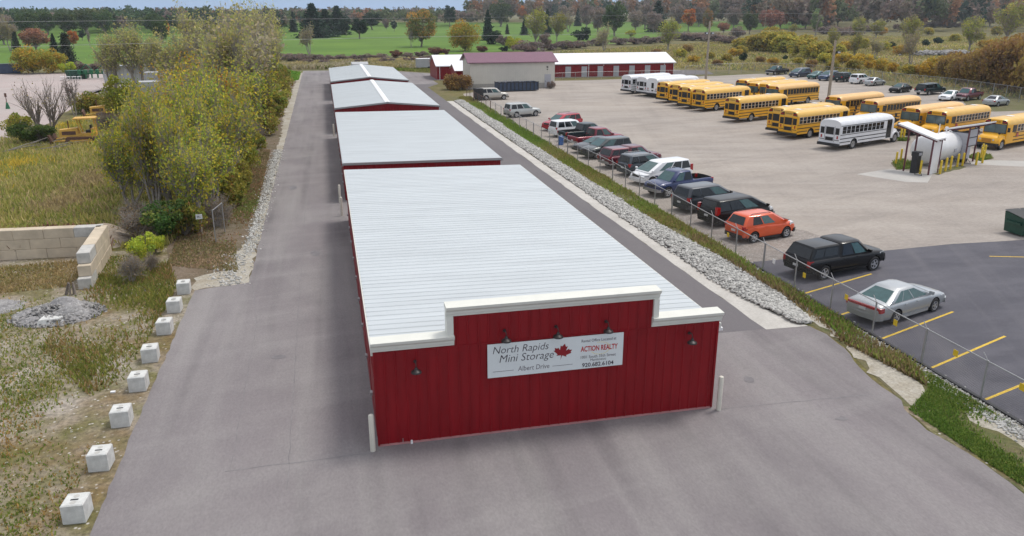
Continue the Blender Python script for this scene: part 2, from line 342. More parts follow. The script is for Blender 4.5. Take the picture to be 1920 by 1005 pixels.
strip_line('pavement_seam', [(-1.9, 20.5), (-1.95, 40), (-2.0, 80), (-2.1, 150)], .03, GM['crack'], 5 * Z)
strip_line('pavement_seam', [(-3.6, 22), (-3.7, 34), (-4.3, 39.5)], .025, GM['crack'], 5 * Z)
for x, y, rx, ry in [(-2.6, 30, .3, .2), (14.6, 24, .2, .3), (-1.2, 44, .3, .6), (-3.0, 62, .35, .8), (15, 40, .3, .8), (14.4, 55, .3, .9), (16.2, 20.6, .25, .15)]:
    sheet('stain', [(x + rx * math.cos(a / 14 * 6.283) * random.uniform(.7, 1.15), y + ry * math.sin(a / 14 * 6.283) * random.uniform(.7, 1.15)) for a in range(14)], GM['stain'], (5 if x < 21 else 4) * Z + (.003 if x < 21 else .002))
sheet('grey_path', [G(1264, 141), G(1339, 139), G(1325, 132), G(1262, 131)], GM['lane'], 2 * Z)
sheet('dirt_track', [G(1590, 92), G(1720, 92), G(1850, 86), G(1990, 84), G(1990, 78), G(1850, 80), G(1740, 84), G(1590, 86)], GM['plaza'], Z)
sheet('dirt_track', [G(1640, 108), G(1690, 120), G(1780, 118), G(1660, 102)], GM['plaza'], Z)
sheet('grass_corner', [(84.5, 90), (96, 88), (110, 76), (112, 100), (98, 108), (88, 96)], GM['verge'], 2 * Z, .4, 2)
sheet('concrete_pad', [(42.6, 56.8), (46.9, 58.2), (48.8, 55.4), (46, 52.6), (44.5, 53.2)], GM['pad'], 2 * Z)
sheet('concrete_pad', [(54.9, 58.6), (57.6, 59.9), (63.5, 57.8), (61.0, 55.3)], GM['pad'], 2 * Z)

# ---------------------------------------------------------------- storage buildings
def ribbed_wall(x0, x1, y, z0, z1, rib=.33, out=-1, depth=.022):   # wall in the XZ plane at y with vertical ribs
    pts = []; x = x0
    while x < x1 - rib:
        pts += [(x, 0), (x + rib - .075, 0), (x + rib - .055, depth), (x + rib - .02, depth)]; x += rib
    pts += [(x, 0), (x1, 0)]
    n = len(pts); V = [(a, y + out * d, z0) for a, d in pts] + [(a, y + out * d, z1) for a, d in pts]
    return V, [(i, i + 1, n + i + 1, n + i) for i in range(n - 1)]
def ribbed_roof(x0, x1, y0, y1, zf, rib=.41, h=.024):               # sheets run across X, ribs every `rib` along Y; zf(x)
    ys = []; y = y0
    while y < y1 - rib: ys += [(y, 0), (y + rib - .07, 0), (y + rib - .05, h), (y + rib - .02, h)]; y += rib
    ys += [(y, 0), (y1, 0)]
    n = len(ys); xs = [x0, x1]
    V = [(x, a, zf(x) + d) for x in xs for a, d in ys]
    return V, [(i, n + i, n + i + 1, i + 1) for i in range(n - 1)]
def side_doors(parent, x, out, ys, w=2.4, h=2.05, mat=None):
    for yy in ys:
        d = MB()
        for k in range(7):
            z0 = .05 + k * h / 7; d.box(x + (0 if out > 0 else -.03), x + (.03 if out > 0 else 0), yy, yy + w, z0, z0 + h / 7 - .02)
        o = d.build('roll_up_door', mat or M['red'], parent)
        hd = MB(); hd.box(x + out * .09 - .04, x + out * .09 + .04, yy + w * .5 - .1, yy + w * .5 + .1, .95, 1.05); hd.build('door_latch', M['steel'], o)
def storage(Y0, Y1, zl, zr, ridge, label, front=False):
    XL, XR = .85, 12.22
    e = empty('storage_building', (XL, Y0, 0), 0, label, 'storage building')
    mid = (XL + XR) / 2
    zf = (lambda x: zl + (zr - zl) * (x - XL) / (XR - XL)) if not ridge else (lambda x: (zl + (ridge - zl) * (x - XL) / (mid - XL)) if x < mid else (ridge + (zr - ridge) * (x - mid) / (XR - mid)))
    w = MB(); off = lambda V: [(a - XL, b - Y0, c) for a, b, c in V]
    V, F = ribbed_wall(XL, XR, Y0, .03, min(zl, zr) - .02); w.add(off(V), F)
    if not front: w.add(off([(XL, Y0, min(zl, zr) - .02), (XR, Y0, min(zl, zr) - .02), (XR, Y0, zf(XR) - .01), (mid, Y0, zf(mid) - .01), (XL, Y0, zf(XL) - .01)]), [(0, 1, 2, 3, 4)])
    w.add(off([(XL, Y1, .03), (XR, Y1, .03), (XR, Y1, zf(XR)), (mid, Y1, zf(mid)), (XL, Y1, zf(XL))]), [(4, 3, 2, 1, 0)])
    for X, o in ((XL, -1), (XR, 1)):
        y = Y0; pts = []
        while y < Y1 - .305: pts += [(y, 0), (y + .23, 0), (y + .25, .02), (y + .285, .02)]; y += .305
        pts += [(y, 0), (Y1, 0)]; n = len(pts)
        w.add(off([(X + o * d, a, .03) for a, d in pts] + [(X + o * d, a, zf(X) - .01) for a, d in pts]), [(i, i + 1, n + i + 1, n + i) for i in range(n - 1)])
    w.build('wall', M['red'], e)
    r = MB(); f0 = Y0 - (.0 if front else .12)
    rw = [(XL - .06, mid), (mid, XR + .1)] if ridge else [(XL - .06, XR + .1)]
    for a, b in rw:
        V, F = ribbed_roof(a, b, f0, Y1 + .1, lambda x: zf(min(max(x, XL), XR)) + .03); r.add(off(V), F)
    r.build('roof', M['galv'], e)
    g = MB()                                             # eave fascia, gutter and rake trim
    for X, o in ((XL, -1), (XR, 1)):
        a, b = (X - .10, X - .03) if o < 0 else (X + .03, X + .14)
        g.box(a - XL, b - XL, f0 - Y0, Y1 - Y0 + .1, zf(X) - .16, zf(X) + .02)
    if not front:
        for a, b in ([(XL - .06, mid), (mid, XR + .1)] if ridge else [(XL - .06, XR + .1)]):
            za, zb = zf(max(a, XL)), zf(min(b, XR))
            g.add(off([(a, f0 - .03, za - .1), (b, f0 - .03, zb - .1), (b, f0 - .03, zb + .07), (a, f0 - .03, za + .07), (a, f0 + .02, za + .07), (b, f0 + .02, zb + .07)]), [(0, 1, 2, 3), (3, 2, 5, 4)])
    g.build('eave_trim', M['trim'] if front else M['steel'], e)
    if ridge:
        c = MB(); c.add(off([(mid - .28, f0, zf(mid) + .055), (mid, f0, zf(mid) + .12), (mid + .28, f0, zf(mid) + .055), (mid - .28, Y1 + .1, zf(mid) + .055), (mid, Y1 + .1, zf(mid) + .12), (mid + .28, Y1 + .1, zf(mid) + .055)]), [(0, 1, 4, 3), (1, 2, 5, 4)])
        c.build('ridge_cap', M['ridge'], e)
    n = int((Y1 - Y0 - 1) / 3.05)
    side_doors(e, 0, -1, [.6 + 3.05 * k for k in range(n)]); side_doors(e, XR - XL, 1, [.6 + 3.05 * k for k in range(n)])
    return e
s1 = storage(22.33, 51.0, 3.30, 3.14, None, 'nearest red storage building with stepped false front and pale ribbed roof', True)
storage(56.7, 86.0, 2.68, 2.60, None, 'second red storage building back with low flat pale metal roof')
storage(89.4, 118.2, 2.72, 2.72, 3.22, 'third red storage building back with white ridge cap on shallow gable roof')
storage(122.8, 151.0, 2.72, 2.72, 3.3, 'farthest red storage building in the row with white ridge cap, beside green meadow')
# false front (parapet) of the nearest building, local origin (.85,22.33)
ox, oy = .85, 22.33
pw = MB(); V, F = ribbed_wall(3.12, 9.98, oy - .03, 3.24, 4.42); pw.add([(a - ox, b - oy, c) for a, b, c in V], F)
V, F = ribbed_wall(.85, 12.22, oy - .028, 3.02, 3.27); pw.add([(a - ox, b - oy, c) for a, b, c in V], F)
pw.box(3.12 - ox, 9.98 - ox, .0, .12, 3.24, 4.42)
pw.box(0, 12.22 - ox, .002, .12, 3.0, 3.44)
pw.build('parapet', M['red'], s1)
fl = MB(); fl.box(-.02, 11.39, -.056, -.03, 3.215, 3.25); fl.build('flashing_strip', M['red'], s1)
def cornice(x0, x1, zt, endL=True, endR=True):
    prof = [(-.02, -.34), (-.06, -.34), (-.075, -.27), (-.10, -.25), (-.11, -.17), (-.17, -.11), (-.20, -.09), (-.22, 0), (.30, .02), (.30, -.10), (.14, -.12), (.14, -.34)]
    g = MB(); g.loft([[(x, a, zt + b) for a, b in prof] for x in (x0, x1)]); return g
tr = MB()
for x0, x1, zt in ((-.10, 2.46, 3.62), (2.22, 9.20, 4.58), (8.98, 11.47, 3.62)):
    g = cornice(x0, x1, zt); tr.add(g.v, g.f)
tr.box(2.24, 2.44, -.13, .3, 3.62, 4.25); tr.box(9.0, 9.18, -.13, .3, 3.62, 4.25)
tr.build('cornice', M['trim'], s1, smooth=25)
bs = MB(); bs.box(-.02, 11.39, -.045, -.0, .02, .075); bs.build('base_trim', pm('base_flashing', (.42, .2, .2), .5), s1)
ct = MB(); ct.box(-.035, .03, -.045, 0, .05, 3.3); ct.box(11.34, 11.41, -.045, 0, .05, 3.3); ct.build('corner_trim', M['red'], s1)
vp = MB(); vp.tube((1.02, -.06, 0), (1.02, -.06, .13), .035, n=8); vp.build('vent_pipe', M['ridge'], s1)
cl = MB(); cl.tube((.75, -.03, 0), (.75, -.03, .22), .012, n=6); cl.build('conduit', M['steel'], s1)
hb = MB(); hb.box(11.46, 11.75, .3, .42, 2.75, 2.85); hb.box(11.46, 11.62, .5, .62, 2.7, 2.9); hb.build('gutter_end', M['ridge'], s1)
# gooseneck lamps
def gooseneck(x, z, label):
    e = empty('wall_lamp', (x, 22.29, z), 0, label, 'wall lamp', 'gooseneck lamps on the red false front')
    if 'proto' not in gooseneck.__dict__:
        pl = MB(); pl.lathe([(.055, -.02), (.05, -.06)], (0, 0, .24), 'y', 12); pl.build('wall_plate', M['lampshade'], e, 30)
        arm = MB(); pts = [(0, -.05, .24), (0, -.13, .29), (0, -.22, .29), (0, -.28, .23), (0, -.29, .13)]; arm.path(pts, .014, 8); arm.build('arm', M['lampshade'], e, 40)
        sh = MB(); sh.lathe([(.03, .16), (.05, .13), (.06, .08), (.15, .03), (.165, -.02), (.15, -.02), (.05, .05)], (0, -.29, 0), 'z', 18, False); sh.build('lamp_shade', M['lampshade'], e, 40)
        bl = MB(); bl.lathe([(.0, -.02), (.05, -.0), (.05, .04)], (0, -.29, 0), 'z', 10, False); bl.build('bulb', M['panel'], e, 60)
        gooseneck.proto = list(e.children)
    else:
        for c in gooseneck.proto: k = c.copy(); COL.objects.link(k); k.parent = e
gooseneck(2.08, 2.62, 'gooseneck lamp alone on the left wing of the red front wall')
gooseneck(4.9, 3.38, 'gooseneck lamp above the words North Rapids on the white sign')
gooseneck(6.57, 3.36, 'gooseneck lamp above the red leaf on the white sign')
gooseneck(8.24, 3.38, 'gooseneck lamp above the office address on the white sign')
gooseneck(11.18, 2.70, 'gooseneck lamp alone on the right wing of the red front wall')
# sign
sg = empty('storage_sign', (4.35, 22.27, 2.04), 0, 'long white sign reading North Rapids Mini Storage with red leaf', 'sign')
a = MB(); a.box(0, 4.51, -.03, 0, 0, 1.15); a.build('sign_board', M['sign'], sg)
def text(body, name, x, z, w, h, mat, parent, y=-.034, shear=0, bold=0, align='LEFT', rot=None, loc=None):
    c = bpy.data.curves.new('t', 'FONT'); c.body = body; c.size = 1; c.shear = shear; c.offset = bold; c.extrude = 0.0
    c.resolution_u = 3
    o = bpy.data.objects.new('t', c); COL.objects.link(o); bpy.context.view_layer.update()
    me = bpy.data.meshes.new_from_object(o.evaluated_get(bpy.context.evaluated_depsgraph_get())); bpy.data.objects.remove(o)
    n = len(me.vertices); co = np.zeros(n * 3, np.float32); me.vertices.foreach_get('co', co); co = co.reshape(-1, 3)
    mn = co.min(0); mxx = co.max(0); co = (co - mn) / np.maximum(mxx - mn, 1e-5)
    out = np.stack([x + co[:, 0] * w, np.full(n, y), z + co[:, 1] * h], 1)
    me.vertices.foreach_set('co', out.astype(np.float32).ravel()); me.materials.clear(); me.materials.append(mat); me.update()
    k = link(name, me, parent)
    if rot: k.rotation_euler = rot
    if loc: k.location = loc
    return k
text('North Rapids', 'lettering', .17, .74, 1.82, .32, M['ink'], sg, shear=.22, bold=-.008)
text('Mini Storage', 'lettering', .38, .42, 1.78, .34, M['ink'], sg, shear=.22, bold=-.008)
text('Albert Drive', 'lettering', .98, .15, 1.04, .17, M['inkg'], sg, shear=.1)
a = MB(); a.box(.16, .84, -.034, -.031, .195, .21); a.box(2.12, 2.80, -.034, -.031, .195, .21); a.build('rule_lines', M['inkg'], sg)
text('Rental Office Located at', 'lettering', 3.08, .93, 1.18, .10, M['ink'], sg)
text('ACTION REALTY', 'lettering', 3.06, .60, 1.26, .19, M['inkr'], sg, bold=.025)
text('1001 South 35th Street', 'lettering', 3.07, .36, 1.20, .10, M['ink'], sg)
text('Manitowoc', 'lettering', 3.40, .25, .54, .085, M['ink'], sg)
text('920.682.6104', 'lettering', 3.12, .05, 1.08, .15, M['ink'], sg, bold=.018)
half = [(0, -.5), (.03, -.2), (.28, -.26), (.24, -.16), (.5, .02), (.43, .06), (.48, .22), (.34, .19), (.30, .26), (.17, .12), (.2, .4), (.1, .36), (0, .55)]
P = half + [(-x, y) for x, y in reversed(half[1:-1])]
rot = -.22; P = [(2.45 + .62 * (x * math.cos(rot) - y * math.sin(rot)), .66 + .55 * (x * math.sin(rot) + y * math.cos(rot))) for x, y in P]
me = bpy.data.meshes.new('leaf_emblem'); me.from_pydata([(x, -.034, z) for x, z in P], [], [tuple(range(len(P)))]); me.materials.append(M['leafred']); link('leaf_emblem', me, sg)
a = MB()
for k in range(24):
    t0 = -2.6 + k * .19; t1 = t0 + .12
    a.add([(3.72 + .34 * math.cos(q) * r, -.0325, .68 + .22 * math.sin(q) * r) for q, r in ((t0, 1), (t1, 1), (t1, .93), (t0, .93))], [(0, 1, 2, 3)])
a.build('gold_swirl', M['inky'], sg)
# bollards
def bollard(x, y, label, h=1.28, r=.085, mat=None, grp=None, cat='bollard'):
    e = MB(); e.lathe([(r, 0), (r, h - .06), (r * .85, h - .02), (r * .45, h)], n=14); o = e.build('bollard', mat or M['bollard'], None, 40, (x, y, .016))
    return tag(o, label, cat, grp)
bollard(*G(699.5, 846), 'cream steel bollard at the left front corner of the red building')
bollard(*G(1347, 769), 'cream steel bollard at the right front corner of the red building')
bollard(.45, 52.3, 'cream bollard beside the left back corner of the nearest storage building')
bollard(.42, 56.2, 'cream bollard beside the left front corner of the second storage building')
bollard(.5, 87.6, 'cream bollard in the gap between second and third storage buildings')

# far red building + small annex, beige building
e = empty('storage_building', (20.9, 154, 0), 0, 'long low red storage building with white roof behind the beige building', 'storage building')
w = MB(); XR_, D_ = 48.6, 10.5
V, F = ribbed_wall(0, XR_, 0, .0, 2.65, .45); w.add(V, F); w.box(0, XR_, .02, D_, 0, 2.6)
w.add([(0, 0, 2.6), (0, D_, 2.6), (0, D_ / 2, 4.25)], [(0, 2, 1)]); w.add([(XR_, 0, 2.6), (XR_, D_, 2.6), (XR_, D_ / 2, 4.25)], [(0, 1, 2)]); w.build('wall', M['red'], e)
r = MB(); r.add([(-.3, -.3, 2.62), (XR_ + .3, -.3, 2.62), (XR_ + .3, D_ / 2, 4.38), (-.3, D_ / 2, 4.38), (-.3, D_ + .3, 2.62), (XR_ + .3, D_ + .3, 2.62)], [(0, 1, 2, 3), (3, 2, 5, 4)]); r.build('roof', M['white_roof'], e)
g = MB(); g.box(-.3, XR_ + .3, -.36, -.3, 2.5, 2.66); g.tube((XR_ - .15, -.12, .1), (XR_ - .15, -.12, 2.5), .06); g.tube((30.3, -.12, .1), (30.3, -.12, 2.5), .06); g.tube((.5, -.12, .1), (.5, -.12, 2.5), .06); g.build('gutter', M['ridge'], e)
for k in range(9):
    d = MB(); d.box(18.8 + k * 3.35, 19.95 + k * 3.35, -.05, 0, .05, 2.1); d.build('door', M['panel'], e)
g = MB(); g.box(-.1, XR_ + .1, -.2, -.02, 0, .09); g.build('foundation', M['conc'], e)
for k in (0, 14, 27): g = MB(); g.box(19.3 + k, 19.5 + k, -.15, -.03, 2.22, 2.34); g.build('wall_light', M['ridge'], e)
e = empty('storage_building', (22.9, 144, 0), 0, 'small red storage shed with white roof between beige building and long red building', 'storage building')
w = MB(); V, F = ribbed_wall(0, 12, 0, 0, 2.45, .45); w.add(V, F); w.box(0, 12, .02, 6, 0, 2.4); w.add([(0, 0, 2.4), (0, 6, 2.4), (0, 3, 3.3)], [(0, 2, 1)]); w.build('wall', M['red'], e)
r = MB(); r.add([(-.25, -.25, 2.42), (12, -.25, 2.42), (12, 3, 3.45), (-.25, 3, 3.45), (-.25, 6.25, 2.42), (12, 6.25, 2.42)], [(0, 1, 2, 3), (3, 2, 5, 4)]); r.build('roof', M['white_roof'], e)
e = empty('workshop_building', (23.82, 134.5, 0), 0, 'cream metal sided workshop with maroon roof behind the blue container', 'building')
w = MB(); LX, DY = 14.8, 7.2
V, F = ribbed_wall(0, LX, 0, .9, 4.5, .4, depth=.015); w.add(V, F); w.box(0, LX, .02, DY, .9, 4.5)
w.add([(0, 0, 4.5), (0, DY, 4.5), (0, DY / 2, 5.7)], [(0, 2, 1)]); w.add([(LX, 0, 4.5), (LX, DY, 4.5), (LX, DY / 2, 5.7)], [(0, 1, 2)]); w.build('wall', M['beige'], e)
g = MB(); g.box(-.05, LX + .05, -.06, DY + .05, 0, .9); g.build('foundation', M['block'], e)
r = MB()
for s, y0, y1 in ((0, -.45, DY / 2), (1, DY + .45, DY / 2)):
    V = [(-.5, y0, 4.42), (LX + .5, y0, 4.42), (LX + .5, y1, 5.85), (-.5, y1, 5.85)]; r.add(V + [(a, b, c - .12) for a, b, c in V], [(0, 1, 2, 3), (7, 6, 5, 4), (0, 4, 5, 1), (1, 5, 6, 2), (3, 7, 4, 0)])
for k in range(38): x = -.45 + k * .42; r.add([(x, -.45, 4.45), (x + .05, -.45, 4.45), (x + .05, DY / 2, 5.88), (x, DY / 2, 5.88)], [(0, 1, 2, 3)])
r.build('roof', M['maroon_roof'], e)
d = MB(); d.box(13.0, 14.1, -.09, 0, .12, 2.3); dd = d.build('door', M['panel'], e); hd = MB(); hd.box(13.1, 13.18, -.14, -.09, 1.1, 1.2); hd.build('handle', M['dark'], dd)
d = MB(); d.box(13.35, 13.6, -.12, 0, 3.4, 3.62); d.box(13.38, 13.56, -.1, 0, 3.05, 3.2); d.build('wall_light', M['dark'], e)

# ---------------------------------------------------------------- concrete blocks along the drive
bp = MB(); hw, hh, bl_ = .29, .60, .62
bp.loft([[(-hw + c, -.0 + c2, z), (hw - c, 0 + c2, z), (hw - c, bl_ - c2, z), (-hw + c, bl_ - c2, z)] for c, c2, z in ((.02, .02, 0), (0, 0, .03), (0, 0, hh - .03), (.03, .03, hh))])
blk = bp.mesh('body', M['concw'], 25)
sl = MB(); sl.box(-.10, .10, .24, .30, hh, hh + .006); slm = sl.mesh('lifting_slot', M['dark'])
st = MB(); st.lathe([(.075, hh), (.075, hh + .005)], (0, .44, 0), 'z', 12); st.lathe([(.075, hh), (.075, hh + .005)], (0, .13, 0), 'z', 12); stm = st.mesh('dowel_mark', M['conc'])
names = ['nearest the camera, first white concrete block along the drive edge', 'second white concrete block from the camera along the drive edge', 'third white concrete block from the camera along the drive edge', 'fourth white concrete block from the camera along the drive edge', 'fifth white concrete block from the camera, beside the white scrap', 'sixth white concrete block from the camera along the drive edge', 'second farthest white concrete block, beside the weeds', 'farthest white concrete block beside the limestone edging']
Ys = [20.17, 22.75, 25.43, 28.04, 30.58, 33.4, 35.99, 38.5]
for i, (yy, nm) in enumerate(zip(Ys, names)):
    e = empty('concrete_block', (-7.42 + random.uniform(-.05, .05), yy, 0), R(random.uniform(-5, 3)), nm, 'concrete block', 'white concrete blocks along the drive')
    link('body', blk, e); link('lifting_slot', slm, e); link('dowel_mark', stm, e)
sc = MB(); sc.box(0, .16, 0, .1, 0, .05); tag(sc.build('litter', M['ridge'], None, None, (*G(207, 738), .01)), 'small white scrap of litter lying in the weedy yard', 'litter')
# block retaining wall
def block_wall(name, p0, ang, n, rows, label, endstep=0, Lb=1.55, hb=.56, th=.6):
    e = empty(name, (*p0, 0), ang, label, 'block wall'); k_ = 0
    for r in range(rows):
        off = (r % 2) * Lb * .5; x = -off + (endstep * r if endstep else 0)
        if endstep: x = endstep * r
        first = True
        while x < n * Lb:
            l = Lb - .02
            if first and endstep and r % 2: l = Lb * .5 - .02
            first = False
            x0 = max(x, 0); x1 = min(x + l, n * Lb)
            if x1 - x0 > .2:
                g = MB(); j = random.uniform(-.015, .015)
                g.loft([[(x0 + c, j + c, z), (x1 - c, j + c, z), (x1 - c, j + th - c, z), (x0 + c, j + th - c, z)] for c, z in ((.015, r * hb), (0, r * hb + .03), (0, (r + 1) * hb - .035), (.015, (r + 1) * hb - .008))])
                g.build('stone_block', M['concy'] if (k_ % 9) else M['conc'], e, 25); k_ += 1
            x += l + .02
    return e
block_wall('retaining_wall', (-26.5, 46.9), R(-2.5), 8.9, 3, 'cream concrete block wall across the back of the weedy yard')
ea = Vector(G(236, 452)); 
block_wall('retaining_wall', (-11.93, 40.45), R(94.5), 4.0, 3, 'grey concrete block side wall with stepped near end in weedy yard', .35)

# ---------------------------------------------------------------- chain link fences
m, t, b = newmat('chain_link'); M['link'] = m
v = coords(t); sp = nd(t, 'ShaderNodeSeparateXYZ'); t.links.new(v, sp.inputs[0])
outs = []
for sgn in (1, -1):
    h = nd(t, 'ShaderNodeMath', operation='ADD'); xy = nd(t, 'ShaderNodeMath', operation='ADD'); t.links.new(sp.outputs[0], xy.inputs[0]); t.links.new(sp.outputs[1], xy.inputs[1])
    zz = nd(t, 'ShaderNodeMath', operation='MULTIPLY'); zz.inputs[1].default_value = sgn; t.links.new(sp.outputs[2], zz.inputs[0])
    t.links.new(xy.outputs[0], h.inputs[0]); t.links.new(zz.outputs[0], h.inputs[1])
    d = nd(t, 'ShaderNodeMath', operation='DIVIDE'); d.inputs[1].default_value = .075; t.links.new(h.outputs[0], d.inputs[0])
    fr = nd(t, 'ShaderNodeMath', operation='FRACT'); t.links.new(d.outputs[0], fr.inputs[0])
    lt = nd(t, 'ShaderNodeMath', operation='LESS_THAN'); lt.inputs[1].default_value = .085; t.links.new(fr.outputs[0], lt.inputs[0]); outs.append(lt.outputs[0])
mxm = nd(t, 'ShaderNodeMath', operation='MAXIMUM'); t.links.new(outs[0], mxm.inputs[0]); t.links.new(outs[1], mxm.inputs[1]); t.links.new(mxm.outputs[0], b.inputs['Alpha'])
b.inputs['Base Color'].default_value = (.22, .22, .22, 1); b.inputs['Roughness'].default_value = .5; b.inputs['Metallic'].default_value = .4
def fence(pts, h, step, label, mat, arms=False, tags=()):
    x0, y0 = pts[0]; e = empty('chain_link_fence', (x0, y0, 0), 0, label, 'fence')
    P = [Vector((a - x0, b - y0, 0)) for a, b in pts]; posts = []
    for a, b in zip(P[:-1], P[1:]):
        n = max(1, round((b - a).length / step)); posts += [a.lerp(b, k / n) for k in range(n)]
    posts.append(P[-1]); up = Vector((0, 0, h))
    for i, p in enumerate(posts):
        g = MB(); thick = .035 if i % 4 else .05; g.tube(p, p + up + Vector((0, 0, .03)), thick, n=8)
        if arms: q = p + up; g.tube(q, q + Vector((-.03, .22, .26)), .018, n=6)
        g.build('post', mat, e, 40)
    r = MB(); r.path([p + up for p in posts], .024); r.build('top_rail', mat, e)
    V = []; F = []
    for i, p in enumerate(posts): V += [p + Vector((0, 0, .04)), p + up]
    for i in range(len(posts) - 1): F.append((2 * i, 2 * i + 2, 2 * i + 3, 2 * i + 1))
    g = MB(); g.add(V, F); g.build('wire_mesh', M['link'], e)
    for k, (tx, ty, tz, tm) in enumerate(tags):
        g = MB(); g.box(-.008, .008, -.11, .11, -.12, .12); o = g.build('notice_tag', tm, e, None, (tx - x0 - .03, ty - y0, tz))
    return e
tg = []
for px, py, mt_ in [(1918, 726, M['yellow']), (1793, 662, M['yellow']), (1680, 605, M['yellow']), (1588, 557, M['yellow']), (1509, 516, M['yellow']), (1452, 490, M['ridge']), (1366, 440, M['yellow'])]:
    # intersect with the fence plane x=21.8
    u = (px - 960) / _f; v_ = -(py - 502.5) / _f
    F_ = (math.sin(_t) * math.cos(_p), math.cos(_t) * math.cos(_p), -math.sin(_p)); U_ = (math.sin(_t) * math.sin(_p), math.cos(_t) * math.sin(_p), math.cos(_p))
    d_ = [F_[0] + u * math.cos(_t) + v_ * U_[0], F_[1] - u * math.sin(_t) + v_ * U_[1], F_[2] + v_ * U_[2]]; kk = 21.8 / d_[0]
    tg.append((21.8, d_[1] * kk, CAM_H + d_[2] * kk, mt_))
fence([(21.8, 11.8), (21.8, 41.5), (21.9, 59), (21.4, 76), (21.2, 88), (21.1, 104)], 1.5, 2.95, 'grey chain link fence on the weedy verge beside the parked cars', M['steel'], True, tg)
fence([(21.1, 104), (21.0, 122)], 1.5, 2.9, 'rusty far end of the chain link fence below the reddish bush', M['rust'])
fence([(70, 149.8), (79.2, 154.6), (88.6, 155.8), (96.5, 150.5), (99, 125), (101, 113), (100, 104), (98, 92), (112, 78)], 2.1, 3.2, 'tall chain link fence along the far back edge of the gravel lot', M['steel'])
fence([(38.9, 148), (50, 150.5), (69.5, 150.5)], 1.3, 2.8, 'low chain link fence in front of the long red building', M['steel'])

# ---------------------------------------------------------------- road vehicles
def temp_obj(me): o = bpy.data.objects.new('tmp', me); COL.objects.link(o); return o
def bake(me, cutters, sub=0):
    o = temp_obj(me)
    if sub: s = o.modifiers.new('s', 'SUBSURF'); s.levels = sub; s.render_levels = sub
    tmp = []
    for c in cutters:
        co = temp_obj(c); tmp.append(co); b = o.modifiers.new('b', 'BOOLEAN'); b.operation = 'DIFFERENCE'; b.object = co; b.solver = 'EXACT'
        try: b.material_mode = 'TRANSFER'
        except Exception: pass
    dg = bpy.context.evaluated_depsgraph_get(); r = bpy.data.meshes.new_from_object(o.evaluated_get(dg), preserve_all_data_layers=True, depsgraph=dg)
    for x in [o] + tmp: bpy.data.objects.remove(x)
    r.shade_smooth(); r.set_sharp_from_angle(angle=R(35)); return r
def body_rings(st, w):
    rings = []
    for x, zb, zt, wf in st:
        W_ = w * wf; h = zt - zb
        hf = [(0, zb), (W_ * .90, zb), (W_ * .985, zb + .12 * h), (W_, zb + .48 * h), (W_ * .985, zb + .78 * h), (W_ * .93, zt - .04 * h), (W_ * .72, zt + .012), (0, zt + .035)]
        rings.append([(x, y, z) for y, z in hf] + [(x, -y, z) for y, z in reversed(hf[1:-1])])
    return rings
def cabin_faces(cb):
    # cb: z0,z1, rear x at belt, rear x at roof, front x at belt, front x at roof, half widths at belt and roof
    z0, z1, r0, r1, f0, f1, w0, w1 = cb
    return z0, z1, r0, r1, f0, f1, w0, w1
def cabin_mb(cb, mb):
    z0, z1, r0, r1, f0, f1, w0, w1 = cb; rings = []
    def ring(z, r, f, w, c): return [(r, -w + c, z), (r + c, -w, z), (f - c * 2, -w, z), (f, -w + c * 1.6, z), (f, w - c * 1.6, z), (f - c * 2, w, z), (r + c, w, z), (r, w - c, z)]
    rings.append(ring(z0 - .12, r0 - .02, f0 + .05, w0 + .01, .10)); rings.append(ring(z0, r0, f0, w0, .10)); rings.append(ring(z1 - .07, r1, f1, w1, .12))
    rings.append(ring(z1 - .02, r1 + .07, f1 - .09, w1 - .06, .12)); rings.append(ring(z1, r1 + .25, f1 - .28, w1 - .20, .12)); rings.append(ring(z1 + .012, r1 + .5, f1 - .5, w1 - .42, .06))
    mb.loft(rings)
def bil(q, u, v): a, b, c, d = [Vector(p) for p in q]; return a.lerp(b, u).lerp(d.lerp(c, u), v)
def pane(q, u0, u1, v0, v1, off, th=.02):
    P = [bil(q, u0, v0), bil(q, u1, v0), bil(q, u1, v1), bil(q, u0, v1)]; n = (P[1] - P[0]).cross(P[3] - P[0]).normalized()
    c = sum(P, Vector()) / 4
    A = [p + n * off for p in P]; B = [p - n * th for p in P]
    return MB().add(A + B, [(0, 1, 2, 3), (7, 6, 5, 4), (0, 4, 5, 1), (1, 5, 6, 2), (2, 6, 7, 3), (3, 7, 4, 0)])
def pane2(q, pts, off, th=.02):                                     # polygon pane in (u,v)
    P = [bil(q, u, v) for u, v in pts]; n = (bil(q, 1, 0) - bil(q, 0, 0)).cross(bil(q, 0, 1) - bil(q, 0, 0)).normalized(); k = len(P)
    return MB().add([p + n * off for p in P] + [p - n * th for p in P], [tuple(range(k)), tuple(reversed(range(k, 2 * k)))] + [(i, i + k, (i + 1) % k + k, (i + 1) % k) for i in range(k)])
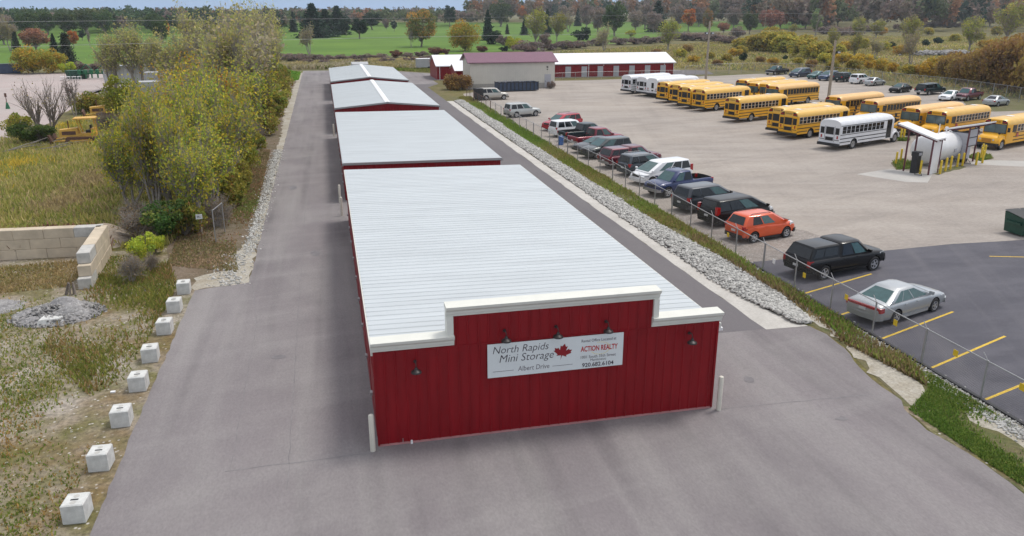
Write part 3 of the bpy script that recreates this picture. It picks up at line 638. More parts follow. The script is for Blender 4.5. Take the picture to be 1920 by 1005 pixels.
def glass_set(e, cb, splits, gm, gf=None, rear=True, front=True, cap=False):
    z0, z1, r0, r1, f0, f1, w0, w1 = cb; zt = z1 - .07; gf = gf or gm
    for s in (-1, 1):
        q = [(r0 + .1, s * w0, z0), (f0 - .2, s * w0, z0), (f1 - .24, s * w1, zt), (r1 + .12, s * w1, zt)]
        for i, (u0, u1) in enumerate(splits):
            m_ = gf if u1 == max(x[1] for x in splits) else gm
            pts = [(u0, .06), (u1, .06), (u1, .93), (u0, .93)]
            if s > 0: pass
            mb = pane2(q, pts, .006 if s < 0 else -.006, .02 if s < 0 else -.02); mb.build('side_window', m_, e)
    if front:
        q = [(f0, w0 - .16, z0), (f0, -w0 + .16, z0), (f1, -w1 + .19, zt), (f1, w1 - .19, zt)]; q = [q[1], q[0], q[3], q[2]]
        pane(q, .01, .99, .06, .96, .006).build('windshield', gf, e)
    if rear:
        q = [(r0, w0 - .10, z0), (r0, -w0 + .10, z0), (r1, -w1 + .12, zt), (r1, w1 - .12, zt)]
        pane(q, .04, .96, .10, .93, .006).build('rear_window', gm, e)
WH = {}
def wheel_mesh(r, wd, style='alloy'):
    k = (r, wd, style)
    if k in WH: return WH[k]
    t = MB(); t.lathe([(r * .62, -wd / 2 + .02), (r * .93, -wd / 2), (r, -wd / 2 + .04), (r, wd / 2 - .04), (r * .93, wd / 2), (r * .64, wd / 2 - .02), (r * .6, wd / 2 - .07), (0.01, wd / 2 - .07)], n=24, axis='y', cap=False)
    m_ = MB(); rr = r * .64
    m_.lathe([(rr, wd / 2 - .03), (rr, wd / 2 - .005), (rr * .88, wd / 2 - .01), (rr * .86, wd / 2 - .05)], n=24, axis='y', cap=False)
    m_.lathe([(.001, wd / 2 + .0), (rr * .26, wd / 2 - .0), (rr * .3, wd / 2 - .05)], n=12, axis='y', cap=False)
    if style == 'alloy':
        for i in range(5):
            a = 2 * math.pi * i / 5; c, s_ = math.cos(a), math.sin(a); h = rr * .13
            def P(l, q, y): return (l * c - q * s_, y, l * s_ + q * c)
            m_.add([P(rr * .15, -h, wd / 2 - .012), P(rr * .9, -h * 1.5, wd / 2 - .02), P(rr * .9, h * 1.5, wd / 2 - .02), P(rr * .15, h, wd / 2 - .012)], [(0, 1, 2, 3)])
    else: m_.lathe([(rr * .9, wd / 2 - .04), (rr * .5, wd / 2 - .03), (rr * .3, wd / 2 - .07)], n=16, axis='y', cap=False)
    WH[k] = (t.mesh('tyre', M['rubber'], 35), m_.mesh('rim', M['rim'] if style != 'steel' else M['steel'], 35)); return WH[k]
def wheels(e, xs, y, r, wd=.22, style='alloy', ys=None):
    t, m_ = wheel_mesh(r, wd, style)
    for x in xs:
        for s in (-1, 1):
            o = bpy.data.objects.new('wheel', None); COL.objects.link(o); o.parent = e; o.location = (x, s * (y - wd / 2), r); o.rotation_euler = (0, random.uniform(0, 3) * 0, 0 if s > 0 else math.pi); o.empty_display_size = .2
            link('tyre', t, o); link('rim', m_, o)
CARP = {}
def pc(name, col, metal=.25):
    if name not in CARP: CARP[name] = paint('paint_' + name, col, metal)
    return CARP[name]
def car(kind, label, cat, pos, head, mat, L_=None, gm=None, gf=None, rack=False, group=None, lower=None, style='alloy', topper=False):
    gm = gm or M['glass']; gf = gf or M['glassg']
    base = {
     'sedan': dict(L=5.08, w=.92, wb=2.81, ro=1.20, r=.325, st=[(-2.54, .45, .72, .84), (-2.49, .30, .93, .92), (-2.25, .24, 1.0, .97), (-1.5, .2, 1.01, 1), (0, .2, .985, 1), (1.0, .2, .955, 1), (1.9, .22, .86, .97), (2.33, .25, .76, .92), (2.52, .38, .6, .80)],
                   cb=(.94, 1.45, -2.02, -1.05, 1.28, .28, .84, .60), sp=[(.12, .30), (.32, .58), (.61, .93)], tl=(.68, .88), hl=(.60, .74)),
     'suv': dict(L=5.1, w=.97, wb=3.0, ro=1.12, r=.37, st=[(-2.55, .50, .90, .88), (-2.50, .34, 1.10, .95), (-2.3, .27, 1.16, .99), (-1.5, .24, 1.17, 1), (0, .24, 1.15, 1), (1.1, .24, 1.12, 1), (1.85, .27, 1.04, .98), (2.35, .30, .95, .93), (2.54, .42, .72, .82)],
                  cb=(1.12, 1.76, -2.46, -2.22, 1.42, .42, .91, .77), sp=[(.03, .27), (.30, .60), (.63, .92)], tl=(.85, 1.12), hl=(.74, .92)),
     'boxysuv': dict(L=4.7, w=.91, wb=2.85, ro=.98, r=.36, st=[(-2.35, .52, .92, .92), (-2.31, .38, 1.08, .97), (-2.1, .32, 1.1, 1), (-1.2, .30, 1.1, 1), (0, .3, 1.1, 1), (.9, .3, 1.09, 1), (1.7, .3, 1.03, .99), (2.15, .34, .98, .95), (2.34, .45, .78, .88)],
                  cb=(1.06, 1.75, -2.29, -2.12, 1.15, .48, .86, .75), sp=[(.03, .30), (.34, .61), (.65, .93)], tl=(.85, 1.1), hl=(.78, .94)),
     'compact': dict(L=4.28, w=.89, wb=2.555, ro=.86, r=.335, st=[(-2.14, .48, .85, .86), (-2.09, .34, 1.02, .93), (-1.9, .28, 1.08, .98), (-1.2, .24, 1.10, 1), (0, .24, 1.08, 1), (.8, .24, 1.06, 1), (1.5, .27, .99, .98), (1.95, .30, .88, .91), (2.13, .42, .66, .78)],
                  cb=(1.05, 1.64, -2.06, -1.74, 1.35, .45, .84, .68), sp=[(.17, .43), (.46, .74), ], tl=(.84, 1.04), hl=(.72, .92)),
     'van': dict(L=5.15, w=.98, wb=3.08, ro=1.1, r=.34, st=[(-2.57, .45, .9, .90), (-2.53, .3, 1.08, .95), (-2.3, .24, 1.12, .99), (-1.2, .22, 1.12, 1), (0, .22, 1.1, 1), (1.3, .22, 1.05, 1), (2.0, .25, .95, .96), (2.4, .28, .82, .88), (2.56, .4, .64, .74)],
                  cb=(1.04, 1.74, -2.50, -2.30, 1.95, .72, .92, .76), sp=[(.03, .25), (.27, .53), (.56, .82)], tl=(.85, 1.35), hl=(.68, .86)),
     'pickup': dict(L=5.75, w=.97, wb=3.62, ro=1.12, r=.39, st=[(-2.87, .60, .95, .94), (-2.84, .48, 1.12, .98), (-2.6, .42, 1.14, 1), (-1.2, .38, 1.14, 1), (.3, .38, 1.13, 1), (1.4, .38, 1.12, .99), (2.2, .38, 1.08, .98), (2.65, .40, 1.02, .95), (2.87, .5, .8, .86)],
                  cb=(1.10, 1.80, -.78, -.60, 1.62, .86, .90, .76), sp=[(.04, .46), (.51, .90)], tl=(.78, 1.08), hl=(.78, .98)),
    }[kind]
    sc_ = (L_ or base['L']) / base['L']; w = base['w']; r = base['r']
    st = [(x * sc_, a, b_, c) for x, a, b_, c in base['st']]; L0 = base['L'] * sc_
    xr = -L0 / 2 + base['ro'] * sc_; xf = xr + base['wb'] * sc_
    cb = list(base['cb']);
    for i in (2, 3, 4, 5): cb[i] *= sc_
    e = empty(cat.replace(' ', '_') if cat != 'car' else 'parked_car', (*pos, 0), R(head), label, cat, group)
    mb = MB(); mb.loft(body_rings(st, w)); me = mb.mesh('body', [mat, M['well']])
    cut = []
    for x in (xr, xf):
        for s in (-1, 1):
            c = MB(); c.lathe([(r + .065, min(s * (w - .27), s * (w + .2))), (r + .065, max(s * (w - .27), s * (w + .2)))], (x, 0, r + .01), 'y', 24); cut.append(c.mesh('c', M['well']))
    if kind == 'pickup' and not topper:
        c = MB(); c.box(-L0 / 2 + .1, cb[2] - .06, -w + .12, w - .12, .72, 1.4); cut.append(c.mesh('c', M['dark']))
    me = bake(me, cut, 1); me.name = 'body'; link('body', me, e)
    g = MB(); cabin_mb(cb, g); g.build('cabin', mat, e, 32)
    glass_set(e, cb, base['sp'], gm, gf)
    if topper:
        tb = (1.12, 1.74, -L0 / 2 + .08, -L0 / 2 + .42, cb[2] + .02, cb[2] + .1, w - .09, .72)
        g = MB(); z0, z1, r0, r1, f0, f1, w0, w1 = tb
        def ring(z, a, b_, ww): return [(a, -ww, z), (b_, -ww, z), (b_, ww, z), (a, ww, z)]
        g.loft([ring(z0 - .05, r0, f0, w0), ring(z1 - .06, r1, f1, w1), ring(z1 - .01, r1 + .06, f1 - .02, w1 - .07), ring(z1 + .01, r1 + .3, f1 - .1, w1 - .3)]); tp = g.build('topper', mat, e, 30)
        for s in (-1, 1):
            q = [(r0, s * w0, z0), (f0, s * w0, z0), (f1, s * w1, z1 - .06), (r1, s * w1, z1 - .06)]
            pane2(q, [(.08, .18), (.42, .18), (.42, .86), (.12, .86)], .006 * -s, -.02 * s).build('side_window', gm, tp); pane2(q, [(.45, .18), (.93, .18), (.93, .86), (.45, .86)], .006 * -s, -.02 * s).build('side_window', gm, tp)
        q = [(r0, w0, z0), (r0, -w0, z0), (r1, -w1, z1 - .06), (r1, w1, z1 - .06)]; pane(q, .06, .94, .1, .92, .006).build('rear_window', gm, tp)
    wheels(e, (xr, xf), w + .005, r, .23, style)
    hw_ = w * .93
    for s in (-1, 1):
        zl, zh = base['tl']; g = MB(); xx = -L0 / 2 + (.02 if kind != 'pickup' else .0)
        g.loft([[(xx + a, s * (hw_ - b_), zl), (xx + a2, s * (hw_ + .02), zl), (xx + a2, s * (hw_ + .01), zh), (xx + a, s * (hw_ - b_), zh)] for a, a2, b_ in ((-.0, .02, .30 if kind in ('sedan',) else .16), (.14, .30, .20))]); g.build('tail_lamp', M['lampr'], e)
        zl, zh = base['hl']; g = MB(); xx = L0 / 2
        g.loft([[(xx - .10, s * w * .42, zl), (xx - .26, s * w * .87, zl + .03), (xx - .30, s * w * .87, zh), (xx - .15, s * w * .42, zh)], [(xx - .4, s * w * .42, zl), (xx - .62, s * w * .955, zl + .04), (xx - .66, s * w * .955, zh), (xx - .5, s * w * .42, zh)]]); g.build('head_lamp', M['lampw'], e)
        g = MB(); mx_ = cb[4] - .30 * sc_; g.loft([[(mx_ + dx, s * (cb[6] + yy), cb[0] + zz) for dx, zz in ((-.05, .02), (.05, .03), (.06, .15), (-.05, .17))] for yy in (.0, .20)]); g.build('side_mirror', mat, e)
        for k_, (u0, u1) in enumerate(base['sp'][-2:]):
            xh = (cb[2] + .1) + (cb[4] - cb[2] - .3) * u0 + .08
            g = MB(); g.box(xh, xh + .17, s * (w + .012) - .012, s * (w + .012) + .012, cb[0] - .14, cb[0] - .10); g.build('door_handle', mat if kind != 'van' else M['dark'], e)
    lw = lower or mat; zb = .5 if kind == 'pickup' else .36
    for nm, xx, sg_ in (('rear_bumper', -L0 / 2, -1), ('front_bumper', L0 / 2, 1)):
        g = MB(); g.loft([[(xx - sg_ * .28, -w * .96, z), (xx + sg_ * .01, -w * .80, z), (xx + sg_ * .05, 0, z), (xx + sg_ * .01, w * .80, z), (xx - sg_ * .28, w * .96, z)] for z in (zb - .05, zb + .03, zb + .17)]); g.build(nm, lw if kind != 'pickup' else (lower or M['steel']), e, 30)
    g = MB(); g.box(L0 / 2 - .16, L0 / 2 - .035, -w * .4, w * .4, base['hl'][0] - .02, base['hl'][1] - .03); g.build('grille', M['dark'], e)
    g = MB(); g.box(-L0 / 2 - .03, -L0 / 2 + .1, -.16, .16, .66, .78); g.build('licence_plate', M['plate'], e)
    if kind == 'sedan' and L_ is None: g = MB(); g.box(-L0 / 2 - .018, -L0 / 2 + .1, -w * .74, w * .74, .79, .90); g.build('rear_lamp_band', M['lampr'], e)
    g = MB(); g.box(xr + .5, xf - .5, -w * .985, w * .985, .2 if kind != 'pickup' else .36, .3 if kind != 'pickup' else .44); g.build('sill', M['dark'] if lower is None else lower, e)
    if rack:
        for s in (-1, 1):
            g = MB(); y = s * (cb[7] - .12); g.path([(cb[3] + .3, y, cb[1]), (cb[3] + .45, y, cb[1] + .055), (cb[5] - .5, y, cb[1] + .055), (cb[5] - .35, y, cb[1])], .018); g.build('roof_rail', M['dark'] if rack == 1 else M['steel'], e)
    return e
GRP = None
CARP['black'] = pm('paint_black', (.006, .006, .007), .3, 0, .1, 2, coat=.25, spec=.25); blackp = CARP['black']; CARP['dark_teal'] = pm('paint_dark_teal', (.006, .018, .022), .3, 0, .1, 2, coat=.25, spec=.3); navy = pc('navy', (.008, .022, .10), .2); silver = pc('silver', (.40, .42, .43), .5); dgrey = pc('dark_grey', (.045, .05, .06), .4)
white = pc('white', (.74, .75, .76), 0); orange = pc('orange', (.68, .085, .012), .1); maroon = pc('maroon', (.115, .008, .022), .3); red = pc('red', (.38, .012, .03), .2); tan = pc('tan', (.42, .40, .36), .3)
teal = pc('teal', (.015, .09, .09), .3); dteal = pc('dark_teal', (.008, .022, .028), .3); nearb = pc('dark_blue', (.018, .035, .075), .3)
car('sedan', 'silver sedan parked on dark asphalt, nearest car to the camera', 'car', (24.64, 28.8), 18, silver, lower=silver, gm=M['glassg'])
car('pickup', 'black pickup with topper parked on dark asphalt beside silver sedan', 'pickup truck', (25.5, 34.75), 12.5, blackp, 5.6, topper=True, lower=blackp)
car('compact', 'bright orange compact hatchback parked on gravel by the fence', 'car', (24.97, 41.45), 14, orange, rack=1, lower=M['dark'])
car('van', 'black minivan with tinted windows parked just behind the orange car', 'car', (25.4, 45.2), 15, blackp, lower=blackp)
car('suv', 'dark grey sport utility parked between navy pickup and black minivan', 'car', (25.2, 48.9), 15, dgrey, lower=dgrey)
car('pickup', 'navy blue crew cab pickup with empty bed and roof rack, nose to fence', 'pickup truck', (25.15, 53.75), 197.5, navy, 5.4, rack=2)
car('van', 'white minivan parked nose to the fence behind the navy pickup', 'car', (25.5, 57.8), 197, white, lower=white)
car('suv', 'slate grey crossover with red lamps between white minivan and maroon topper truck', 'car', (25.5, 61.1), 15, pc('slate', (.06, .075, .09), .4), 4.6, rack=2)
car('pickup', 'dark maroon pickup with matching topper parked rear to the fence', 'pickup truck', (25.6, 64.7), 15, maroon, topper=True)
car('suv', 'charcoal wagon parked nose to fence behind the maroon topper truck', 'car', (25.0, 69.4), 195, pc('charcoal', (.05, .06, .06), .5), 4.9)
car('sedan', 'grey sedan half hidden between charcoal wagon and crimson pickup', 'car', (25.0, 72.1), 195, dgrey, 4.7)
car('pickup', 'crimson pickup with covered bed parked behind the grey sedan', 'pickup truck', (26.2, 75.6), 14, pc('crimson', (.20, .008, .025), .3))
car('pickup', 'dark green pickup with a blue barrel behind its tailgate', 'pickup truck', (26.1, 79.0), 15, dteal)
car('boxysuv', 'white sport utility hidden behind the dark green pickup', 'car', (25.5, 82.3), 16, white)
bb = MB(); bb.lathe([(.28, .0), (.29, .3), (.27, .32), (.29, .36), (.29, .6), (.27, .62), (.29, .66), (.28, .88)], n=16); tag(bb.build('plastic_barrel', pc('blue', (.01, .12, .42), 0), None, 40, (22.75, 76.6, 0)), 'blue plastic barrel standing behind the dark green pickup', 'barrel')
car('suv', 'bright red sport utility parked nose to the fence on gravel', 'car', (25.9, 86.9), 205, red, 4.8, rack=1)
car('boxysuv', 'silver sport utility with roof rack beyond the bright red one', 'car', (24.2, 98.9), 17, pc('pale_silver', (.46, .48, .47), .4), rack=2, lower=dgrey)
car('boxysuv', 'tan sport utility with dark lower trim parked nearest the blue container', 'car', (24.5, 118.8), 6, tan, 4.6, lower=pc('taupe', (.16, .14, .12)))
fr = (88.8, 90)
car('pickup', 'black pickup at the left end of the far row by the back fence', 'pickup truck', (91.2, 151.2), 203, blackp)
car('van', 'dark blue minivan in the far row beside the black pickup', 'car', (92.6, 145.0), 203, nearb)
car('sedan', 'teal sedan in the far row beside the dark blue minivan', 'car', (93.5, 140.6), 203, teal, 4.4)
car('suv', 'mid blue wagon in the far row partly behind the light pole', 'car', (93.4, 136.6), 203, pc('mid_blue', (.03, .06, .13), .3), 4.6)
car('suv', 'very dark blue sport utility in the far row beside a white car', 'car', (95.0, 133.6), 20, dteal)
car('suv', 'white crossover in the far row next to the silver coupe', 'car', (95.3, 129.6), 20, white, 4.5)
car('sedan', 'silver coupe at the right end of the far row of cars', 'car', (95.3, 125.6), 20, silver, 4.5)
car('sedan', 'black sedan mostly hidden behind the long dark truck with topper', 'car', (91.6, 114.2), 203, blackp, 4.4)
car('pickup', 'long dark blue green truck with topper near the back fence', 'pickup truck', (94.2, 110.4), 18, dteal, 5.9, topper=True)
car('sedan', 'white sedan half hidden behind the dark red pickup at right', 'car', (91.0, 102.4), 203, white, 4.4)
car('pickup', 'dark red pickup parked among white cars near the right edge', 'pickup truck', (93.9, 102.2), 203, maroon)
car('sedan', 'pale silver coupe at the right edge beside the grassy corner', 'car', (92.4, 95.2), 20, silver, 4.6)

# ---------------------------------------------------------------- buses
def bus_proto(col, roof, name, tinted=False, blankrear=False, wins=11, whiteb=False):
    e = empty(name, (0, 0, 0)); BL = 9.0; w = 1.18; z0 = .55; zt = 2.95
    def sec(x, k=1., zt_=zt, top=1.):
        hf = [(w * k, z0), (w * k, 2.35), (w * k * .985, 2.52), (w * k * .90, zt_ - .20), (w * k * .70, zt_ - .06), (w * k * .35, zt_), (0, zt_ + .01)]
        return hf
    def ring(x, k, zt_):
        hf = sec(x, k, zt_); return [(x, y, z) for y, z in hf] + [(x, -y, z) for y, z in reversed(hf[:-1])]
    b_ = MB(); low = lambda x, k: [(x, w * k, z0), (x, w * k, 2.36), (x, -w * k, 2.36), (x, -w * k, z0)]
    b_.loft([low(0, .985), low(.05, 1), low(BL - .4, 1), low(BL, .96)]); me = b_.mesh('body', [col, M['well']])
    cut = []
    for x in (2.35,):
        c = MB(); c.lathe([(.58, -w - .2), (.58, -w + .45)], (x, 0, .5), 'y', 24); cut.append(c.mesh('c', M['well'])); c = MB(); c.lathe([(.58, w - .45), (.58, w + .2)], (x, 0, .5), 'y', 24); cut.append(c.mesh('c', M['well']))
    me = bake(me, cut); link('body', me, e)
    r = MB()
    def rr(x, k, zz):
        hf = [(w * k, 2.36), (w * k * .985, 2.52), (w * k * .91, zz - .22), (w * k * .72, zz - .07), (w * k * .36, zz), (0, zz + .01)]
        return [(x, y, z) for y, z in hf] + [(x, -y, z) for y, z in reversed(hf[:-1])]
    r.loft([rr(0, .985, zt - .06), rr(.12, 1, zt), rr(.5, 1, zt), rr(BL - .6, 1, zt), rr(BL - .25, .98, zt - .04), rr(BL - .02, .94, zt - .16)]); ro = r.build('roof', roof, e, 50)
    if not whiteb or True:
        for k in range(0, 9): g = MB()
    g = MB()
    for k in range(8):
        x = .9 + k * 1.05; P_ = rr(x, 1.004, zt + .006); Q_ = rr(x + .05, 1.004, zt + .006); n = len(P_); g.add(P_ + Q_, [(i, i + 1, n + i + 1, n + i) for i in range(n - 1)])
    g.build('roof_seams', roof, e)
    # windows: two stacked panes with pale frame
    fr_ = M['dark'] if tinted else (M['panel'] if whiteb else M['ridge'])
    step = (BL - 2.1) / wins; x0 = .25
    for s in (-1, 1):
        n_ = wins
        for k in range(n_):
            x = x0 + k * step; fo = MB(); y = s * (w + .006)
            fo.box(x + .02, x + step - .04, min(y, y - s * .03), max(y, y - s * .03), 1.62, 2.32); f_ = fo.build('window', fr_, e)
            go = MB(); y2 = s * (w + .012)
            go.box(x + .045, x + step - .065, min(y2, y), max(y2, y), 1.64, 1.96); go.box(x + .045, x + step - .065, min(y2, y), max(y2, y), 1.985, 2.30); go.build('pane', M['glassb'], f_)
    # driver window / entry door
    g = MB(); g.box(BL - 1.75, BL - .95, w, w + .012, 1.6, 2.3); g.build('driver_window', M['glassb'], e)
    d = MB(); d.box(BL - 1.3, BL - .45, -w - .012, -w + .05, .62, 2.45); do = d.build('entry_door', M['dark'], e)
    d = MB(); d.box(BL - 1.24, BL - .92, -w - .02, -w, .8, 2.35); d.box(BL - .84, BL - .51, -w - .02, -w, .8, 2.35); d.build('door_glass', M['glassb'], do)
    g = MB()
    for z in (.78, 1.12, 1.50):
        for s in (-1, 1):
            for xa, xb in (((0.0, 1.72), (2.98, BL - 1.35)) if z < 1.1 else ((0.0, BL - 1.35),)):
                y = s * (w + .0); g.box(xa, xb, min(y, y + s * .025), max(y, y + s * .025), z, z + (.055 if z > 1.4 else .075))
    if tinted or whiteb:
        for s in (-1, 1): y = s * (w + .0); g.box(0, BL - 1.3, min(y, y + s * .02), max(y, y + s * .02), 2.37, 2.42)
    g.build('rub_rail', M['dark'], e)
    # rear face
    if blankrear:
        g = MB(); g.box(-.02, .05, -.35, .15, 1.4, 2.2); g.build('rear_window', M['glassb'], e); g = MB(); g.box(-.02, .05, -.3, .1, .95, 1.15); g.build('rear_window', M['glassb'], e)
    else:
        for ya, yb, za, zb_ in ((-1.02, -.62, 1.55, 2.15), (-.42, .42, 1.52, 2.2), (.62, 1.02, 1.55, 2.15), (-.42, .42, .92, 1.24)):
            g = MB(); g.box(-.012, .05, ya - .04, yb + .04, za - .04, zb_ + .04); f_ = g.build('rear_window', M['dark'] if not whiteb else M['panel'], e); g = MB(); g.box(-.02, -.012, ya, yb, za, zb_); g.build('pane', M['glassb'], f_)
        for y in (-.52, .52): dr = MB(); dr.box(-.015, .02, y - .01, y + .01, .8, 2.3); dr.build('door_seam', M['dark'], e)
    for s in (-1, 1):
        for z in (1.2, 1.34):
            g = MB(); g.lathe([(.085, -.03), (.085, .02)], (0, s * .88, z), 'x', 12); g.build('tail_lamp', M['lampr'] if z > 1.3 or whiteb else M['lampo'], e)
    g = MB(); g.box(-.03, .02, -1.1, -.55, .98, 1.03); g.box(-.03, .02, .55, 1.1, .98, 1.03); g.build('rear_rail', M['dark'], e)
    g = MB(); g.box(-.16, .05, -w - .01, w + .01, .42, .68); g.build('rear_bumper', M['dark'], e)
    if not whiteb:
        for xx, sg_ in ((0, -1), (BL, 1)):
            for s in (-1, 1):
                g = MB(); x_ = xx + (-.03 if sg_ < 0 else -.12); g.loft([[(x_ + dx, s * .55, 2.45), (x_ + dx, s * 1.06, 2.42), (x_ + dx, s * 1.0, 2.62), (x_ + dx, s * .8, 2.76), (x_ + dx, s * .55, 2.78)] for dx in (0, .12)]); h_ = g.build('warning_light_hood', M['dark'], e)
                for yy, mt_ in ((.70, M['lampr']), (.90, M['lampo'])):
                    g = MB(); g.lathe([(.085, 0), (.085, .04)], (x_ + (-.035 if sg_ < 0 else .11), s * yy, 2.58), 'x', 12); g.build('warning_lamp', mt_ if yy < .8 else M['lampr'], h_)
        text('SCHOOL BUS', 'lettering', 0, 0, .82, .15, M['ink'], e, y=0, bold=.01, rot=(0, 0, R(-90)), loc=(-.035, .41, 2.56))
        text('SCHOOL BUS', 'lettering', 0, 0, .82, .15, M['ink'], e, y=0, bold=.01, rot=(0, 0, R(90)), loc=(BL + .03, -.41, 2.52))
        g = MB(); g.box(BL - .1, BL + .02, -.5, .5, 2.44, 2.76); g.build('destination_panel', col, e)
    # front
    q = [(BL + .012, -w * .90, 1.50), (BL + .012, w * .90, 1.50), (BL + .012, w * .88, 2.38), (BL + .012, -w * .88, 2.38)]
    f_ = pane(q, 0, 1, 0, 1, .01).build('windshield', M['dark'], e); pane(q, .03, .49, .06, .95, .018, .002).build('pane', M['glassbl'], f_); pane(q, .51, .97, .06, .95, .018, .002).build('pane', M['glassbl'], f_)
    hx = 1.35
    def hr(x, ww, zt_, zb_): return [(x, ww, zb_), (x, ww * 1.0, zt_ - .28), (x, ww * .86, zt_ - .06), (x, ww * .4, zt_), (x, -ww * .4, zt_), (x, -ww * .86, zt_ - .06), (x, -ww, zt_ - .28), (x, -ww, zb_)]
    g = MB(); g.loft([hr(BL - .1, 1.10, 1.52, .62), hr(BL + .25, 1.06, 1.50, .62), hr(BL + 1.0, .98, 1.36, .62), hr(BL + hx - .1, .90, 1.24, .62), hr(BL + hx, .84, 1.12, .66)]); me = g.mesh('hood', [col, M['well']])
    cut = []
    for s in (-1, 1): c = MB(); c.lathe([(.56, min(s * .6, s * 1.4)), (.56, max(s * .6, s * 1.4))], (BL + .55, 0, .5), 'y', 24); cut.append(c.mesh('c', M['well']))
    link('hood', bake(me, cut), e)
    for s in (-1, 1):
        g = MB()
        n_ = 10; R1, R2 = .56, .66; V = []
        for yy in (s * .86, s * 1.17):
            for rr_ in (R1, R2):
                for i in range(n_ + 1):
                    a_ = math.pi * i / n_; V.append((BL + .55 + rr_ * math.cos(a_), yy, .5 + rr_ * math.sin(a_)))
        k_ = n_ + 1; F = []
        for i in range(n_): F += [(i, i + 1, k_ + i + 1, k_ + i), (2 * k_ + i, 3 * k_ + i, 3 * k_ + i + 1, 2 * k_ + i + 1), (k_ + i, k_ + i + 1, 3 * k_ + i + 1, 3 * k_ + i), (i, 2 * k_ + i, 2 * k_ + i + 1, i + 1)]
        g.add(V, F); g.build('wheel_arch', col, e)
        g = MB(); g.lathe([(.09, 0), (.09, .04)], (BL + hx - .03, s * .62, .98), 'x', 12); g.build('head_lamp', M['lampw'], e)
        g = MB(); g.path([(BL + .1, s * 1.15, 1.7), (BL + .35, s * 1.42, 1.75), (BL + .35, s * 1.42, 2.1)], .018); g.box(BL + .31, BL + .37, s * 1.42 - .12, s * 1.42 + .12, 1.75, 2.15); g.build('mirror', M['dark'], e)
        g = MB(); g.path([(BL + 1.0, s * .9, 1.25), (BL + 1.15, s * .98, 1.6)], .015); g.lathe([(.11, 0), (.11, .05)], (BL + 1.12, s * .98, 1.65), 'x', 12); g.build('mirror', M['dark'], e)
    g = MB(); g.box(BL + hx - .02, BL + hx + .03, -.45, .45, .72, 1.08); g.build('grille', pm('grille_' + name, (.45, .20, .02) if not whiteb else (.3, .3, .3), .5) if 'gr' + name not in CARP else None, e)
    g = MB(); g.loft([[(BL + hx - .1, -1.16, z), (BL + hx + .12, -1.0, z), (BL + hx + .16, 0, z), (BL + hx + .12, 1.0, z), (BL + hx - .1, 1.16, z)] for z in (.42, .66)]); g.build('front_bumper', M['dark'], e)
    g = MB(); g.box(.5, BL + 1.2, -.5, .5, .38, .62); g.build('chassis', M['well'], e)
    g = MB(); g.box(4.2, 5.3, -w + .05, -w + .5, .35, .6); g.build('fuel_tank', M['dark'], e)
    wheels(e, (2.35, BL + .55), 1.12, .48, .28, 'steel'); 
    if not whiteb and not tinted:
        g = MB(); g.box(3.6, 3.65, w + .01, w + .05, 1.0, 1.4); st_ = MB(); st_.lathe([(.23, 0), (.23, .02)], (BL - 2.0, w + .04, 1.30), 'y', 8); st_.build('stop_sign', M['lampr'], e)
        g = MB(); g.box(BL - 6.3, BL - 6.25, 0, .0, 0, 0)
        g = MB(); g.box(1.2, 1.8, -.3, .3, zt, zt + .05); g.build('roof_hatch', M['ridge'], e); g = MB(); g.box(6.2, 6.8, -.3, .3, zt, zt + .05); g.build('roof_hatch', M['ridge'], e)
    return e
def snapshot():
    for o in COL.objects:
        if o.parent: CH.setdefault(o.parent.name, [])
    CH.clear()
    for o in COL.objects:
        CH.setdefault(o.name, [])
        if o.parent: CH.setdefault(o.parent.name, []).append(o)
HB = 21.0; ch_, sh_ = math.cos(R(HB)), math.sin(R(HB))
used = set()
def place_bus(proto, x, y, head, label, group, cat='school bus', off=(0, 0)):
    o = proto if proto.name not in used else copy_tree(proto); used.add(proto.name)
    o.location = (x, y, 0); o.rotation_euler = (0, 0, R(head)); o.scale = (BS, BS, BS); tag(o, label, cat, group); return o
BS = 1.0
PB = bus_proto(M['busy'], M['busroof'], 'school_bus'); PT = bus_proto(M['busy'], M['busroofp'], 'tinted_school_bus', tinted=True); PW = bus_proto(M['busw'], M['busw'], 'white_bus', whiteb=True, wins=10); PS = bus_proto(M['busw'], M['busw'], 'white_bus', tinted=True, whiteb=True, blankrear=True, wins=9)
PT.name = 'school_bus.001'
snapshot()
def rear_right(px, py):                  # rear bumper, near corner -> bus origin (middle of rear end)
    x, y = G(px, py, .45); return (x - 1.18 * sh_, y + 1.18 * ch_)
def front_center(px, py):                # centre of the front roof edge -> origin (rear) when facing the camera side
    x, y = G(px, py, 2.9); return (x + 9.0 * ch_, y + 9.0 * sh_)
YB = 'yellow school buses parked on the gravel lot'
place_bus(PW, *rear_right(1183, 171.7), HB, 'leftmost white bus at the far end of the bus row', 'white buses on the gravel lot', 'bus')
place_bus(PW, *rear_right(1212, 175.8), HB, 'second white bus from the left, beside the blank backed one', 'white buses on the gravel lot', 'bus')
place_bus(PS, *rear_right(1232, 178.5), HB, 'white bus with blank back wall and one narrow rear window', 'white buses on the gravel lot', 'bus')
place_bus(PB, *rear_right(1252, 187.8), HB, 'yellow school bus next to the three white buses', YB)
place_bus(PB, *rear_right(1276, 193.5), HB, 'yellow school bus second from the white buses, rear toward camera', YB)
place_bus(PB, *rear_right(1294, 199), HB, 'yellow school bus third from the white buses, rear toward camera', YB)
place_bus(PB, *rear_right(1321, 204), HB, 'yellow school bus at right end of the left cluster of four', YB)
place_bus(PB, *rear_right(1384.7, 224), HB, 'yellow school bus standing alone in the middle, rear toward camera', YB)
place_bus(PB, *rear_right(1470, 247), HB, 'yellow school bus mostly hidden behind its twin left of the white bus', YB)
place_bus(PB, *rear_right(1493, 254.6), HB, 'yellow school bus directly beside the nearest white bus', YB)
